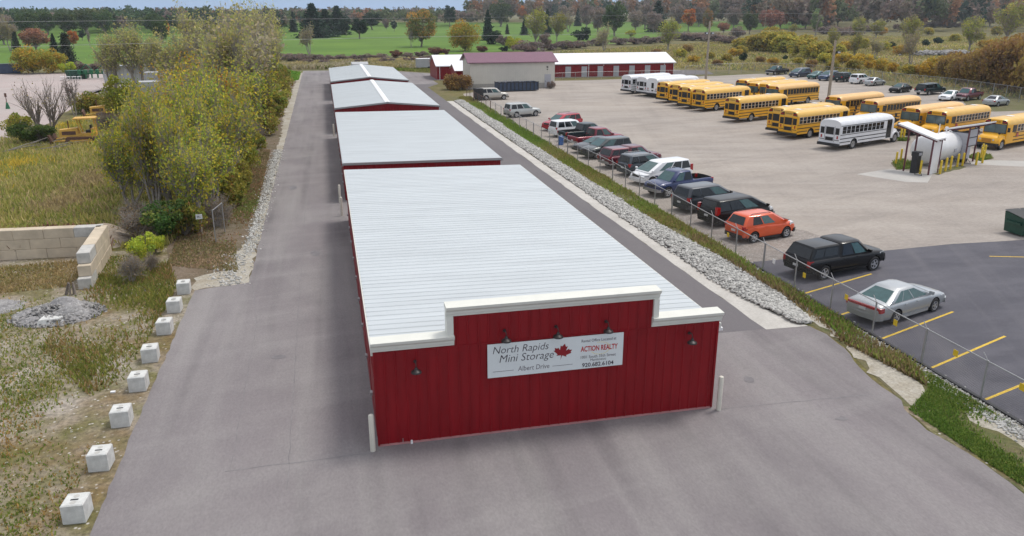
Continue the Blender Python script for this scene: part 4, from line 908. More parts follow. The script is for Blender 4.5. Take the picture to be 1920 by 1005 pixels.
place_bus(PW, *rear_right(1573, 275), HB, 'nearest white bus standing beside the fuel tank', 'white buses on the gravel lot', 'bus')
F_ = HB + 180
place_bus(PB, *front_center(1391, 149), F_, 'yellow school bus facing camera at back left of the middle cluster', YB)
place_bus(PB, *front_center(1411.5, 154.6), F_, 'yellow school bus facing camera second in the middle cluster', YB)
place_bus(PB, *front_center(1431, 156.0), F_, 'yellow school bus facing camera third in the middle cluster', YB)
place_bus(PT, *front_center(1449, 160), F_, 'yellow school bus with dark side windows at right of middle cluster', YB)
place_bus(PT, *front_center(1563, 180), F_, 'faded yellow school bus directly behind the near light pole', YB)
place_bus(PT, *front_center(1631, 187.6), F_, 'faded yellow school bus facing camera behind the nearest white bus', YB)
place_bus(PT, *front_center(1709, 201), F_, 'faded yellow school bus left of its pair behind the fuel tank', YB)
place_bus(PB, *front_center(1757.5, 207), F_, 'deep yellow school bus right of its pair behind the fuel tank', YB)
place_bus(PB, *front_center(1870, 222), F_, 'yellow school bus at the right edge beside the fuel shelter', YB)

# ---------------------------------------------------------------- fuel station
fa = R(22)
tk = empty('fuel_tank', (50.3, 58.6, 0), R(24), 'large white horizontal fuel tank between two small shelters', 'tank')
g = MB(); g.lathe([(.0, -.35), (.5, -.30), (.95, -.15), (1.18, .0), (1.22, .12), (1.22, 5.4), (1.18, 5.52), (.95, 5.67), (.5, 5.82), (0, 5.87)], (0, 0, 1.45), 'x', 32, False); g.build('shell', M['tank'], tk, 40)
for x in (1, 4.6): g = MB(); g.box(x - .15, x + .15, -.8, .8, 0, .75); g.build('cradle', M['conc'], tk)
g = MB(); g.tube((2.2, 0, 2.6), (2.2, 0, 3.5), .04); g.tube((3.6, 0, 2.6), (3.6, 0, 3.0), .07); g.lathe([(.14, 3.0), (.14, 3.12)], (3.6, 0, 0), 'z', 12); g.path([(2.9, -.3, 2.65), (3.6, -.3, 2.85), (4.2, -.3, 2.65)], .03); g.build('vent_pipe', M['ridge'], tk)
g = MB(); g.lathe([(.3, 0), (.3, .12)], (5.0, 0, 2.62), 'z', 16); g.build('hatch', M['steel'], tk)
g = MB(); g.box(3.0, 3.3, -1.28, -1.2, 1.1, 1.4); g.build('label_plate', M['panel'], tk)
g = MB(); g.box(4.3, 5.2, -1.6, -1.25, .4, 1.6); g.build('equipment_box', M['panel'], tk)
def shelter(origin, ang, roof, walls, posts, label, pumpx):
    e = empty('fuel_shelter', (*origin, 0), R(ang), label, 'shelter'); (ya, za), (yb_, zb), x0, x1 = roof
    zr_ = lambda y: za + (zb - za) * (y - ya) / (yb_ - ya)
    g = MB(); V = [(x0, ya, za), (x1, ya, za), (x1, yb_, zb), (x0, yb_, zb)]; g.add(V + [(a, b, c - .12) for a, b, c in V], [(0, 1, 2, 3), (7, 6, 5, 4), (0, 4, 5, 1), (1, 5, 6, 2), (2, 6, 7, 3), (3, 7, 4, 0)]); g.build('roof', M['tank'], e)
    g = MB()
    for x in (x0 + .1, (x0 + x1) / 2, x1 - .1): g.add([(x - .04, ya, za - .13), (x + .04, ya, za - .13), (x + .04, yb_, zb - .13), (x - .04, yb_, zb - .13), (x - .04, ya, za - .25), (x + .04, ya, za - .25), (x + .04, yb_, zb - .25), (x - .04, yb_, zb - .25)], [(0, 1, 2, 3), (7, 6, 5, 4), (0, 4, 5, 1), (1, 5, 6, 2), (2, 6, 7, 3), (3, 7, 4, 0)])
    g.build('rafters', M['maroon'], e)
    for (a, b) in posts: g = MB(); g.box(a - .055, a + .055, b - .055, b + .055, 0, zr_(b) - .25); g.build('post', M['maroon'], e)
    for (a, b, c, d_, z0, z1, mt_) in walls:
        g = MB(); g.box(min(a, c) - .02, max(a, c) + .02, min(b, d_) - .02, max(b, d_) + .02, z0, z1); w_ = g.build('wall_panel', M[mt_], e)
        if mt_ == 'panel':
            f = MB()
            for z in (z0, (z0 + z1) / 2, z1): f.box(min(a, c) - .035, max(a, c) + .035, min(b, d_) - .035, max(b, d_) + .035, z - .04, z + .04)
            f.build('panel_frame', M['dark'], w_)
    px_, py_ = pumpx
    p = MB(); p.box(px_ - .3, px_ + .3, py_ - .25, py_ + .25, 0, 1.45); p.box(px_ - .35, px_ + .35, py_ - .29, py_ + .29, 1.45, 1.8); po = p.build('fuel_pump', M['dark'], e)
    h = MB(); h.path([(px_ - .3, py_ - .1, 1.3), (px_ - .55, py_ - .3, .7), (px_ - .9, py_ - .5, .05), (px_ - .7, py_ - 1.0, .03), (px_ - .2, py_ - .5, .3)], .022); h.build('hose', M['rubber'], po)
    h = MB(); h.box(px_ - .25, px_ + .25, py_ - .31, py_ - .29, 1.5, 1.74); h.build('pump_display', M['panel'], po)
    return e
shelter((48.19, 55.2), 24, ((-.3, 3.0), (3.1, 3.95), -.15, 1.45), [(.06, 0, 1.4, 0, .02, 2.8, 'tank')], [(0, 0), (1.46, 0), (0, 2.1), (1.46, 2.1)], 'left fuel shelter with sloping white roof and solid white front panel', (-.05, 1.15))
shelter((54.95, 58.88), 24, ((2.1, 2.85), (-1.3, 3.75), -.2, 1.8), [(0, .06, 0, 1.74, .3, 2.7, 'panel'), (.06, 0, 1.6, 0, 1.5, 3.0, 'panel')], [(0, 0), (1.65, 0), (0, 1.8), (1.65, 1.8)], 'right fuel shelter with high sloping roof, maroon posts and grey panels', (.85, .5))
bn = 0
def yb(x, y, lb): bollard(x, y, lb, 1.15, .09, M['yellow'], 'yellow bollards round the fuel station')
for i, (x, y) in enumerate([(48.5, 59.6), (50.0, 60.9), (48.4, 58.4), (48.2, 57.2), (47.8, 55.7), (49.4, 55.3), (50.7, 56.2), (51.7, 56.8), (53.1, 57.6), (53.9, 57.9), (55.4, 58.0), (56.6, 58.6), (57.7, 60.0), (59.0, 61.0), (59.3, 61.6)]):
    yb(x, y, ['yellow bollard at the far left of the fuel island', 'yellow bollard behind the round end of the fuel tank', 'second yellow bollard from the left, before the tank end', 'yellow bollard beside the left shelter post', 'yellow bollard in front of the left fuel pump', 'yellow bollard just right of the white end wall', 'second yellow bollard right of the white end wall', 'yellow bollard in the middle of the row before the tank', 'yellow bollard left of the grey equipment box', 'yellow bollard at the left post of the right shelter', 'yellow bollard in front of the right fuel pump', 'yellow bollard right of the right fuel pump', 'yellow bollard just beyond the right shelter', 'second last yellow bollard at the right end of the island', 'last yellow bollard at the right end of the island'][i])
bollard(58.3, 71.5, 'left one of two yellow bollards on a grass tuft behind the white bus', 1.15, .1, M['yellow']); bollard(58.75, 71.6, 'right one of two yellow bollards on a grass tuft behind the white bus', 1.3, .1, M['yellow'])
for poly in ([(47.0, 57.6), (48.8, 60.6), (50.8, 61.8), (51, 60), (48.8, 57.6)], [(49.0, 55.0), (53.8, 57.3), (54.2, 58.4), (50, 57), (48.9, 56)], [(57.2, 59.4), (59.3, 60.2), (60.4, 61.5), (59.4, 62.6), (57.4, 61.2)], [(57.4, 71.0), (58.6, 70.5), (59.6, 71.5), (58.6, 72.4)]):
    sheet('grass_island', poly, GM['verge'], 2 * Z + .002, .1, .5)

# ---------------------------------------------------------------- poles, dumpsters, machines, trailers
def light_pole(x, y, h, label, side=1):
    e = empty('light_pole', (x, y, 0), 0, label, 'light pole'); g = MB(); g.tube((0, 0, 0), (0, 0, h), .24, .17, 12); g.build('pole', M['wood'], e, 40)
    for s in ((-1, 1) if side == 0 else (side,)):
        g = MB(); g.path([(0, 0, h * .80), (s * .5, -.1, h * .80)], .03); g.box(s * .35, s * .85, -.35, .1, h * .80 - .14, h * .80 + .16); l_ = g.build('floodlight', M['dark'], e)
        g = MB(); g.box(s * .40, s * .80, -.37, -.35, h * .80 - .1, h * .80 + .12); g.build('lens', M['lampw'], l_)
    return e
light_pole(*G(1323, 151), 10.8, 'tall wooden light pole behind the white buses', 0)
light_pole(*G(1553, 187), 8.6, 'wooden light pole standing beside a faded yellow bus', 1)
up = empty('utility_pole', (*G(1432, 66), 0), 0, 'slim utility pole with crossarm in front of the autumn woods', 'utility pole')
g = MB(); g.tube((0, 0, 0), (0, 0, 15), .16, .11, 8); g.build('pole', M['wood'], up); g = MB(); g.box(-1.3, 1.3, -.06, .06, 13.6, 13.8); g.build('crossarm', M['wood'], up)
g = MB(); wp = [(*G(-150, 92, 8), 8), (*G(640, 72, 8), 8), (*G(960, 66, 8), 8), (*G(1250, 62, 8.5), 8.5), (*G(1432, 58, 9), 9), (*G(1700, 60, 9), 9)]
x0, y0, z0 = wp[0]; tag(g.path([(a - x0, b - y0, c - z0) for a, b, c in wp], .022, 5).build('power_line', M['steel'], None, None, (x0, y0, z0)), 'lower thin power line running across in front of the golf course', 'power line')
g = MB(); tag(g.path([(a - x0, b - y0, c - z0) for a, b, c in wp], .018, 5).build('power_line', M['steel'], None, None, (x0 - 2, y0 + 25, z0 + 3)), 'upper thin power line crossing in front of the distant trees', 'power line')
# blue roll-off container
e = empty('roll_off_container', (27.6, 129.3, 0), R(5), 'long dark blue roll-off container before the cream workshop wall', 'container')
g = MB(); Lc, Wc, Hc = 7.0, 2.3, 1.45
g.loft([[(0, 0, .15), (Lc, 0, .15), (Lc, Wc, .15), (0, Wc, .15)], [(0, 0, Hc), (Lc, 0, Hc), (Lc, Wc, Hc), (0, Wc, Hc)], [(.08, .08, Hc), (Lc - .08, .08, Hc), (Lc - .08, Wc - .08, Hc), (.08, Wc - .08, Hc)], [(.08, .08, .3), (Lc - .08, .08, .3), (Lc - .08, Wc - .08, .3), (.08, Wc - .08, .3)]]); g.build('body', M['navyb'], e)
g = MB()
for k in range(11): g.box(.02 + k * .68, .14 + k * .68, -.08, 0, .2, Hc - .02)
g.box(-.03, Lc + .03, -.10, -.0, Hc - .02, Hc + .08); g.box(-.05, .0, 0, Wc, Hc - .02, Hc + .08); g.build('rib', M['dark'], e)
g = MB(); random.seed(3)
for k in range(16): x = .5 + random.random() * 5; y = .4 + random.random() * 1.4; g.tube((x, y, 1.0), (x + random.uniform(-.5, .5), y + random.uniform(-.3, .3), 1.5 + random.random() * .4), .05, .03, 5)
tag(g.build('scrap_pile', M['panel'], None, None, (27.6, 129.3, 0)), 'pale scrap sticking out of the blue container', 'scrap', None, 'stuff')
e = empty('dumpster', (40.3, 37.75, 0), R(3), 'dark green dumpster at the right edge of the asphalt lot', 'dumpster')
g = MB(); g.loft([[(0, 0, .12), (2, 0, .12), (2, 1.3, .12), (0, 1.3, .12)], [(-.05, -.2, 1.1), (2.05, -.2, 1.1), (2.05, 1.4, 1.35), (-.05, 1.4, 1.35)]]); g.box(-.1, 2.1, -.24, -.18, 1.0, 1.1); g.box(-.16, -.05, .1, 1.2, .7, .85); g.build('body', M['dgreen'], e)
g = MB(); g.add([(-.08, -.25, 1.13), (.98, -.25, 1.13), (.98, 1.45, 1.42), (-.08, 1.45, 1.42)], [(0, 1, 2, 3)]); g.add([(1.02, -.25, 1.13), (2.08, -.25, 1.13), (2.08, 1.45, 1.42), (1.02, 1.45, 1.42)], [(0, 1, 2, 3)]); g.build('lid', M['dark'], e)
g = MB(); g.box(.3, 1.0, -.235, -.2, .55, .72); g.build('notice', M['panel'], e)
e = empty('utility_trailer', (22.1, 118.2, 0), R(10), 'small black enclosed box beside the tan sport utility', 'trailer')
g = MB(); g.box(-.5, .6, -.7, .7, .3, 1.75); g.build('body', M['dark'], e, None); g = MB(); g.tube((0, -.75, .3), (0, -.62, .3), .3, n=14); g.tube((0, .62, .3), (0, .75, .3), .3, n=14); g.build('wheel', M['rubber'], e); g = MB(); g.box(.6, 1.3, -.05, .05, .4, .5); g.build('drawbar', M['dark'], e)
e = empty('cargo_trailer', (*G(783, 131), 0), R(4), 'grey box trailer parked on grass left of the red building', 'trailer')
g = MB(); g.box(0, 5.0, 0, 2.2, .5, 2.3); g.build('body', M['trailer'], e); g = MB(); g.box(-.03, 5.03, -.04, 2.24, 2.3, 2.38); g.build('roof', M['ridge'], e)
for x in (2.6, 3.5): g = MB(); g.tube((x, -.05, .35), (x, .2, .35), .35, n=16); g.build('wheel', M['rubber'], e)
g = MB(); g.path([(5, .6, .55), (6.2, 1.1, .5), (5, 1.6, .55)], .06); g.build('drawbar', M['dark'], e)
e = empty('cargo_trailer', (5.6, 172, 0), R(2), 'small white canopy roofed trailer behind the farthest storage building', 'trailer')
g = MB(); g.loft([[(x, 0, .9), (x, 0, 2.0), (x, 1.5, 2.4), (x, 3, 2.0), (x, 3, .9)] for x in (0, 3.4)]); g.build('body', M['trailer'], e); g = MB(); g.box(.2, 3.2, .1, 2.9, .4, .9); g.build('chassis', M['dark'], e)
def semi(x, y, ang, L, label, mat):
    e = empty('box_trailer', (x, y, 0), R(ang), label, 'trailer'); g = MB(); g.box(0, L, 0, 2.5, 1.1, 3.9); g.build('body', mat, e)
    g = MB()
    for k in range(int(L / .6)): g.box(.1 + k * .6, .14 + k * .6, -.02, 0, 1.2, 3.8)
    g.build('side_rib', M['panel'], e)
    g = MB(); g.box(.3, L - .3, .8, 1.7, .8, 1.1); g.build('chassis', M['dark'], e)
    for a in (L - 1.2, L - 2.3): g = MB(); g.tube((a, 0, .5), (a, .35, .5), .5, n=18); g.tube((a, 2.15, .5), (a, 2.5, .5), .5, n=18); g.build('wheel', M['rubber'], e)
semi(-36, 147, 3, 9, 'weathered white box trailer glimpsed behind the yellow trees', M['busw']); semi(-26.5, 131, 2, 8, 'grey box trailer glimpsed through the yellow thicket', M['trailer']); semi(-24, 114, 8, 5.5, 'low white topped trailer deep in the thicket', M['trailer'])
# bulldozers
def dozer(x, y, ang, label, sc=1):
    e = empty('bulldozer', (x, y, 0), R(ang), label, 'bulldozer'); e.scale = (sc,) * 3
    for s in (-1, 1):
        g = MB(); P = [(-1.5, .35), (-1.25, .08), (1.15, .08), (1.45, .35), (1.3, .72), (-1.3, .78)]; g.loft([[(a, s * .95 + d, b_) for a, b_ in P] for d in (-.22, .22)]); tk_ = g.build('track', M['rust'], e)
        g = MB(); g.box(-1.0, 1.0, s * .95 + s * .22 - .01, s * .95 + s * .22 + .03, .25, .5); g.build('track_frame', M['dozer'], tk_)
    g = MB(); g.loft([[(x_, -.55, .75), (x_, .55, .75), (x_, .5, z_), (x_, -.5, z_)] for x_, z_ in ((-2.0, 1.45), (-.3, 1.6))]); g.build('hood', M['dozer'], e)
    g = MB(); g.box(-1.75, -.5, -.56, .56, .95, 1.3); g.build('engine_side', M['rust'], e)
    g = MB(); g.box(-.3, 1.35, -.6, .6, .7, 1.05); g.box(.9, 1.3, -.5, .5, 1.05, 1.5); g.build('deck', M['dozer'], e)
    g = MB(); g.box(.4, .9, -.28, .28, 1.05, 1.3); g.box(.8, .95, -.28, .28, 1.3, 1.8); g.build('seat', M['dark'], e)
    for a, b_ in ((-.25, -.6), (-.25, .6), (1.3, -.6), (1.3, .6)): g = MB(); g.tube((a + (.25 if a < 0 else 0), b_, 1.0), (a, b_, 2.45), .06, n=6); g.build('canopy_post', M['dozer'], e)
    g = MB(); g.box(-.55, 1.5, -.8, .8, 2.45, 2.58); g.build('canopy', M['dozer'], e)
    g = MB(); g.loft([[(-2.9, y_, .1), (-2.75, y_, .1), (-2.6, y_, .5), (-2.75, y_, 1.1), (-2.9, y_, 1.1), (-2.75, y_, .5)] for y_ in (-1.5, 1.5)]); g.build('blade', M['rust'], e)
    g = MB(); g.tube((-2.7, -1.0, .4), (.2, -1.1, .5), .08, n=6); g.tube((-2.7, 1.0, .4), (.2, 1.1, .5), .08, n=6); g.build('push_arm', M['dozer'], e)
    g = MB(); g.tube((-1.2, .2, 1.5), (-1.2, .2, 2.3), .06, n=8); g.build('exhaust', M['rust'], e)
dozer(-24.6, 88.8, 6, 'yellow bulldozer with canopy rusting beside the leafy bush'); dozer(-26.8, 109, 12, 'second yellow bulldozer mostly hidden behind brush farther back')
def planter(x, y, ang, label):
    e = empty('farm_implement', (x, y, 0), R(ang), label, 'farm machine')
    g = MB(); g.box(-3, 3, -.15, .15, .9, 1.15); g.path([(-3, 0, 1.1), (-1.5, 0, 2.8), (0, 0, 1.2), (1.5, 0, 2.8), (3, 0, 1.1)], .09); g.build('frame', M['agr'], e)
    for k in range(6): g = MB(); g.lathe([(.28, .9), (.33, 1.0), (.33, 1.7), (.2, 1.8)], (-2.7 + k * 1.05, -.5, 0), 'z', 10); g.box(-2.8 + k * 1.05, -2.6 + k * 1.05, -.7, -.2, .2, .9); g.build('seed_hopper', M['agr'], e)
    for x_ in (-2, 2): g = MB(); g.tube((x_, .1, .45), (x_, .4, .45), .45, n=16); g.build('wheel', M['rubber'], e)
planter(-43.5, 172, 4, 'green farm implement parked at the back of the pink gravel yard'); planter(-37.5, 168, -10, 'second green farm implement right of the first on the gravel yard')
e = empty('skip_container', (-48.6, 172, 0), 0, 'dark green open skip left of the green farm implements', 'container'); g = MB(); g.loft([[(0, 0, .1), (3.4, 0, .1), (3.4, 1.8, .1), (0, 1.8, .1)], [(-.3, -.1, 1.6), (3.7, -.1, 1.6), (3.7, 1.9, 1.6), (-.3, 1.9, 1.6)]]); g.build('body', M['dgreen'], e); g = MB(); g.box(-.35, 3.75, -.16, -.1, 1.5, 1.62); g.box(.5, .62, -.14, .0, .3, 1.5); g.box(2.8, 2.92, -.14, 0, .3, 1.5); g.build('rib', M['agr'], e)
e = empty('skip_container', (*G(-2, 139), 0), R(5), 'dark blue skip at the left edge beyond the pink gravel yard', 'container'); g = MB(); g.loft([[(0, 0, .1), (4, 0, .1), (4, 2, .1), (0, 2, .1)], [(-.3, -.1, 2.0), (4.3, -.1, 2.0), (4.3, 2.1, 2.0), (-.3, 2.1, 2.0)]]); g.build('body', M['navyb'], e); g = MB(); g.box(-.35, 4.35, -.16, -.1, 1.9, 2.02); g.build('rim', M['dark'], e)
e = empty('lawn_chairs', (*G(113, 152), 0), 0, 'row of small white tables standing on the pink gravel yard', 'tables'); 
for k in range(4): g = MB(); g.box(k * 1.0, k * 1.0 + .7, 0, .7, .7, .78); [g.tube((k * 1.0 + a, b_, 0), (k * 1.0 + a, b_, .7), .03, n=5) for a in (.08, .6) for b_ in (.08, .6)]; g.build('table', M['ridge'], e)
e.name = 'white_tables'
e = empty('traffic_cone', (*G(15, 204), 0), 0, 'green marker post on the grass patch at far left', 'marker'); g = MB(); g.lathe([(.30, 0), (.28, .1), (.12, .8), (.05, .9)], n=12); g.build('base', M['agr'], e); g = MB(); g.tube((0, 0, .8), (0, 0, 2.0), .05, n=8); g.box(-.14, .14, -.03, .03, 1.6, 2.1); g.build('pole', M['rust'], e); e.name = 'marker_post'
# small notice on a wire fence end by the thicket
sx, sy = G(405, 455)
e = empty('fence_gate_end', (sx, sy, 0), R(80), 'old chain link fence end under the thicket with wire hanging', 'fence'); g = MB()
g.tube((0, 0, 0), (0, 0, 2.0), .035, n=8); g.build('post', M['steel'], e); g = MB(); g.tube((2.2, .1, 0), (2.2, .1, 1.9), .035, n=8); g.build('post', M['steel'], e); g = MB(); g.tube((0, 0, 1.95), (2.2, .1, 1.88), .022, n=6); g.build('top_rail', M['steel'], e); g = MB(); g.add([(0, 0, .05), (2.2, .1, .05), (2.2, .1, 1.88), (0, 0, 1.95)], [(0, 1, 2, 3)]); g.build('wire_mesh', M['link'], e)
e.name = 'chain_link_fence.009'
e = empty('notice_sign', (sx - .75, sy - .05, 0), R(8), 'small white notice on a post in the dark thicket edge', 'sign'); g = MB(); g.tube((0, .02, 0), (0, .02, 1.9), .02, n=6); g.build('post', M['rust'], e); g = MB(); g.box(-.18, .18, -.03, 0, 1.5, 1.78); g.build('board', M['plate'], e); g = MB(); g.box(-.12, .02, -.034, -.03, 1.66, 1.69); g.box(-.12, .1, -.034, -.03, 1.6, 1.62); g.build('marks', M['ink'], e)

# ---------------------------------------------------------------- vegetation
RG = np.random.default_rng(11)
def leaves(P, size, cols, jit=.18, clump=None):
    """P (N,3) centres; size scalar/array; cols list of (weight, rgb)."""
    n = len(P); size = np.asarray(size) * RG.uniform(.6, 1.35, n)
    a = RG.normal(size=(n, 3)); a /= np.linalg.norm(a, axis=1)[:, None]
    b = np.cross(a, RG.normal(size=(n, 3))); b /= np.linalg.norm(b, axis=1)[:, None]
    s = size[:, None]
    V = np.stack([P + a * s * .62, P + b * s * .40, P - a * s * .55, P - b * s * .40], 1).reshape(-1, 3)
    F = np.arange(4 * n).reshape(-1, 4)
    w = np.array([c[0] for c in cols], float); w /= w.sum(); C = np.array([c[1] for c in cols])
    k = clump if clump is not None else np.zeros(n)
    # clumps share a colour most of the time
    idc = RG.choice(len(C), size=int(k.max()) + 1 if len(k) else 1, p=w)[k.astype(int)]; idr = RG.choice(len(C), size=n, p=w)
    idx = np.where(RG.random(n) < .6, idc, idr)
    t = C[idx] * 1.45 * RG.uniform(1 - jit, 1 + jit, (n, 1)) * RG.uniform(.93, 1.07, (n, 3))
    return V, F, np.clip(t, 0, 1)
def tubes(segs, sides=5):
    n = len(segs); A = np.array([s[0] for s in segs]); B = np.array([s[1] for s in segs]); r0 = np.array([s[2] for s in segs]); r1 = np.array([s[3] for s in segs])
    d = B - A; d /= np.linalg.norm(d, axis=1)[:, None] + 1e-9; u = np.cross(d, [0.31, .17, .9]); u /= np.linalg.norm(u, axis=1)[:, None] + 1e-9; v = np.cross(d, u)
    V = []
    for P, r in ((A, r0), (B, r1)):
        for i in range(sides):
            t_ = 2 * math.pi * i / sides; V.append(P + (u * math.cos(t_) + v * math.sin(t_)) * r[:, None])
    V = np.stack(V, 1).reshape(-1, 3); base = np.arange(n)[:, None, None] * 2 * sides
    q = np.array([[i, (i + 1) % sides, sides + (i + 1) % sides, sides + i] for i in range(sides)])
    return V, (base + q[None]).reshape(-1, 4)
def grow(segs, tips, p, d, length, r, depth, maxd, spread, up, nseg=3, nb=3):
    p = np.array(p, float); d = np.array(d, float); d /= np.linalg.norm(d)
    for k in range(nseg):
        d = d + RG.normal(0, .10, 3) + np.array([0, 0, up * .12]); d /= np.linalg.norm(d)
        q = p + d * length / nseg; rr = r * (1 - .55 * (k + 1) / nseg); r_ = r * (1 - .55 * k / nseg); segs.append((p, q, r_, rr)); p = q
        if depth >= maxd - 1: tips.append(p.copy())
        if depth < maxd and (k > 0 or depth > 0):
            for _ in range(nb):
                dd = d + RG.normal(0, spread, 3); dd[2] += up * .3; grow(segs, tips, p, dd, length * RG.uniform(.5, .75), rr * .6, depth + 1, maxd, spread, up, nseg, nb)
PROTO = {}
def deciduous(key, cols, n=5000, h=10, crown=(3, 3, 4), base=.25, leaf=.3, stems=1, spread=.6, up=.5, bark='bark', jitter=.55, maxd=3, sparse=False, nb=2):
    segs, tips = [], []
    for s in range(stems):
        a = 2 * math.pi * s / max(stems, 1) + RG.uniform(0, 1); d = (math.cos(a) * .28 * (stems > 1), math.sin(a) * .28 * (stems > 1), 1)
        o = (math.cos(a) * .18 * (stems > 1), math.sin(a) * .18 * (stems > 1), -.1)
        grow(segs, tips, o, d, h * RG.uniform(.5, .62), h * (.017 if stems > 1 else .024), 0, maxd, spread, up, 4, nb)
    T = np.array(tips); top = T[:, 2].max(); sc = h / top
    # squash horizontally to the wanted crown radius
    rad = np.percentile(np.hypot(T[:, 0], T[:, 1]), 92); sx = crown[0] / rad
    def warp(P): P = np.array(P); w_ = np.clip(P[..., 2:3] / (top * .35), 0, 1); P[..., :2] *= 1 + (sx - 1) * w_; P[..., 2] *= sc; return P
    segs = [(warp(a), warp(b), c, d) for a, b, c, d in segs]; T = warp(T); T = T[T[:, 2] > base * h]
    V, F = tubes([(a, b, c * 1.25 + .004, d * 1.25 + .004) for a, b, c, d in segs], 5); tm = np_mesh(key + '_trunk', V, F, M[bark], smooth=True)
    k = RG.integers(0, len(T), n); P = T[k] + RG.normal(0, 1, (n, 3)) * np.array([jitter, jitter, jitter * .8])
    P[:, 2] = np.maximum(P[:, 2], .15)
    V, F, t_ = leaves(P, leaf, cols, clump=k); cm = np_mesh(key + '_crown', V, F, M['leaf'], tint=t_)
    PROTO[key] = (tm, cm, h)
def blobcrown(key, cols, n=4000, h=12, rx=4, base=.15, leaf=.6, bark='bark', lobes=22, fill=.35, squash=1.0):
    # rounded crown made of many overlapping leaf clumps on real limbs
    segs, tips = [], []; grow(segs, tips, (0, 0, -.1), (0, 0, 1), h * .55, h * .028, 0, 2, .6, .5, 4, 2)
    C = []; cz = h * (base + (1 - base) / 2); rz = h * (1 - base) / 2
    while len(C) < lobes:
        p = RG.uniform(-1, 1, 3); l = np.linalg.norm(p)
        if fill < l < 1: C.append(p * .82)
    C = np.array(C) * [rx, rx, rz] + [0, 0, cz]; lr = RG.uniform(.22, .40, lobes) * rx
    for c in C: segs.append((np.array([0, 0, h * base + .1 * (c[2])]), c, h * .009, .02))
    k = RG.integers(0, lobes, n); d = RG.normal(size=(n, 3)); d /= np.linalg.norm(d, axis=1)[:, None]; rr = RG.uniform(.35, 1.1, n) ** .6
    P = C[k] + d * (lr[k] * rr)[:, None] * [1, 1, .85]; P[:, 2] = np.maximum(P[:, 2], .1)
    V, F = tubes([s for s in segs if s[1][2] < h * .98], 4); tm = np_mesh(key + '_trunk', V, F, M[bark])
    V, F, t_ = leaves(P, leaf, cols, clump=k); cm = np_mesh(key + '_crown', V, F, M['leaf'], tint=t_); PROTO[key] = (tm, cm, h)
def spruce(key, cols, n=3500, h=12, rx=3, leaf=.55, base=.04, power=.85):
    segs = [(np.array([0, 0, -.1]), np.array([0, 0, h * .97]), h * .016, .02)]; P = []; K = []; tiers = 16; b_ = 0
    for i in range(tiers):
        z = h * (base + (1 - base) * i / tiers); r = rx * (1 - i / tiers) ** power * RG.uniform(.85, 1.1); nb = max(5, int(12 * (1 - i / tiers)) + 3)
        for j in range(nb):
            a = 2 * math.pi * (j + RG.uniform(0, .8)) / nb; rr = r * RG.uniform(.75, 1.12); tip = np.array([math.cos(a) * rr, math.sin(a) * rr, z - rr * .22]); o = np.array([0, 0, z + .15 * r]); segs.append((o, tip, .05, .015)); m_ = max(4, int(n / tiers / nb * (r / rx + .4)))
            q = RG.uniform(.1, 1.05, m_)[:, None]; P.append(o + (tip - o) * q + RG.normal(0, .10 * r + .12, (m_, 3))); K += [b_] * m_; b_ += 1
    P = np.concatenate(P); P[:, 2] = np.clip(P[:, 2], .1, h)
    V, F = tubes(segs, 4); tm = np_mesh(key + '_trunk', V, F, M['bark']); V, F, t_ = leaves(P, leaf, cols, clump=np.array(K)); cm = np_mesh(key + '_crown', V, F, M['leaf'], tint=t_); PROTO[key] = (tm, cm, h)
YG = [(4, (.34, .31, .04)), (4, (.23, .27, .035)), (2, (.44, .34, .04)), (2, (.13, .17, .035))]
PALE = [(5, (.31, .29, .10)), (3, (.24, .255, .075)), (2, (.38, .33, .11)), (2, (.26, .22, .14))]
GOLD = [(4, (.46, .31, .03)), (3, (.38, .33, .04)), (1, (.42, .20, .03)), (2, (.22, .24, .04))]
GRN = [(5, (.055, .10, .022)), (3, (.08, .12, .03)), (1, (.16, .17, .04))]
DGRN = [(5, (.016, .036, .022)), (3, (.024, .048, .026)), (1, (.012, .026, .018))]
OLIVE = [(4, (.11, .14, .035)), (3, (.15, .16, .045)), (1, (.22, .17, .05))]
AUT = [(4, (.14, .145, .05)), (2, (.28, .16, .05)), (2, (.11, .13, .045)), (1, (.34, .17, .05))]
RUS = [(4, (.26, .13, .085)), (3, (.22, .13, .10)), (1, (.33, .17, .09))]
ORN = [(5, (.42, .17, .04)), (2, (.34, .15, .05)), (1, (.26, .18, .05))]
BRN = [(4, (.19, .145, .125)), (3, (.165, .14, .135)), (1, (.22, .16, .12))]
REDB = [(4, (.16, .055, .045)), (3, (.13, .075, .05)), (2, (.09, .07, .04))]
WIL = [(4, (.30, .27, .04)), (2, (.40, .25, .035)), (2, (.20, .21, .04))]
LIME = [(4, (.30, .34, .04)), (3, (.36, .35, .05)), (1, (.20, .26, .05))]
for i in range(3): deciduous(f'poplar{i}', PALE, 3600, 12, (2.4, 2.4), .12, .24, 3, .42, .75, 'barkg', .42, 3)
for i in range(2): deciduous(f'thicket{i}', YG, 4800, 8.5, (2.3, 2.3), .06, .20, 4, .45, .6, 'barkg', .45, 3)
deciduous('thicketg', GOLD, 4800, 8.5, (2.4, 2.4), .15, .18, 4, .45, .6, 'barkg', .42, 3)
deciduous('brush', [(3, (.19, .14, .10)), (2, (.14, .12, .06)), (1, (.22, .16, .05))], 1800, 4, (1.8, 1.8), .05, .14, 7, .6, .4, 'barkg', .4, 3)
deciduous('barebush', [(1, (.24, .20, .07)), (1, (.20, .15, .12))], 260, 9, (3.4, 3.4), .3, .18, 6, .16, .9, 'bark', .5, 2)
deciduous('bareslim', BRN, 500, 9, (1.8, 1.8), .2, .3, 2, .45, .7, 'barkg', .4, 3)
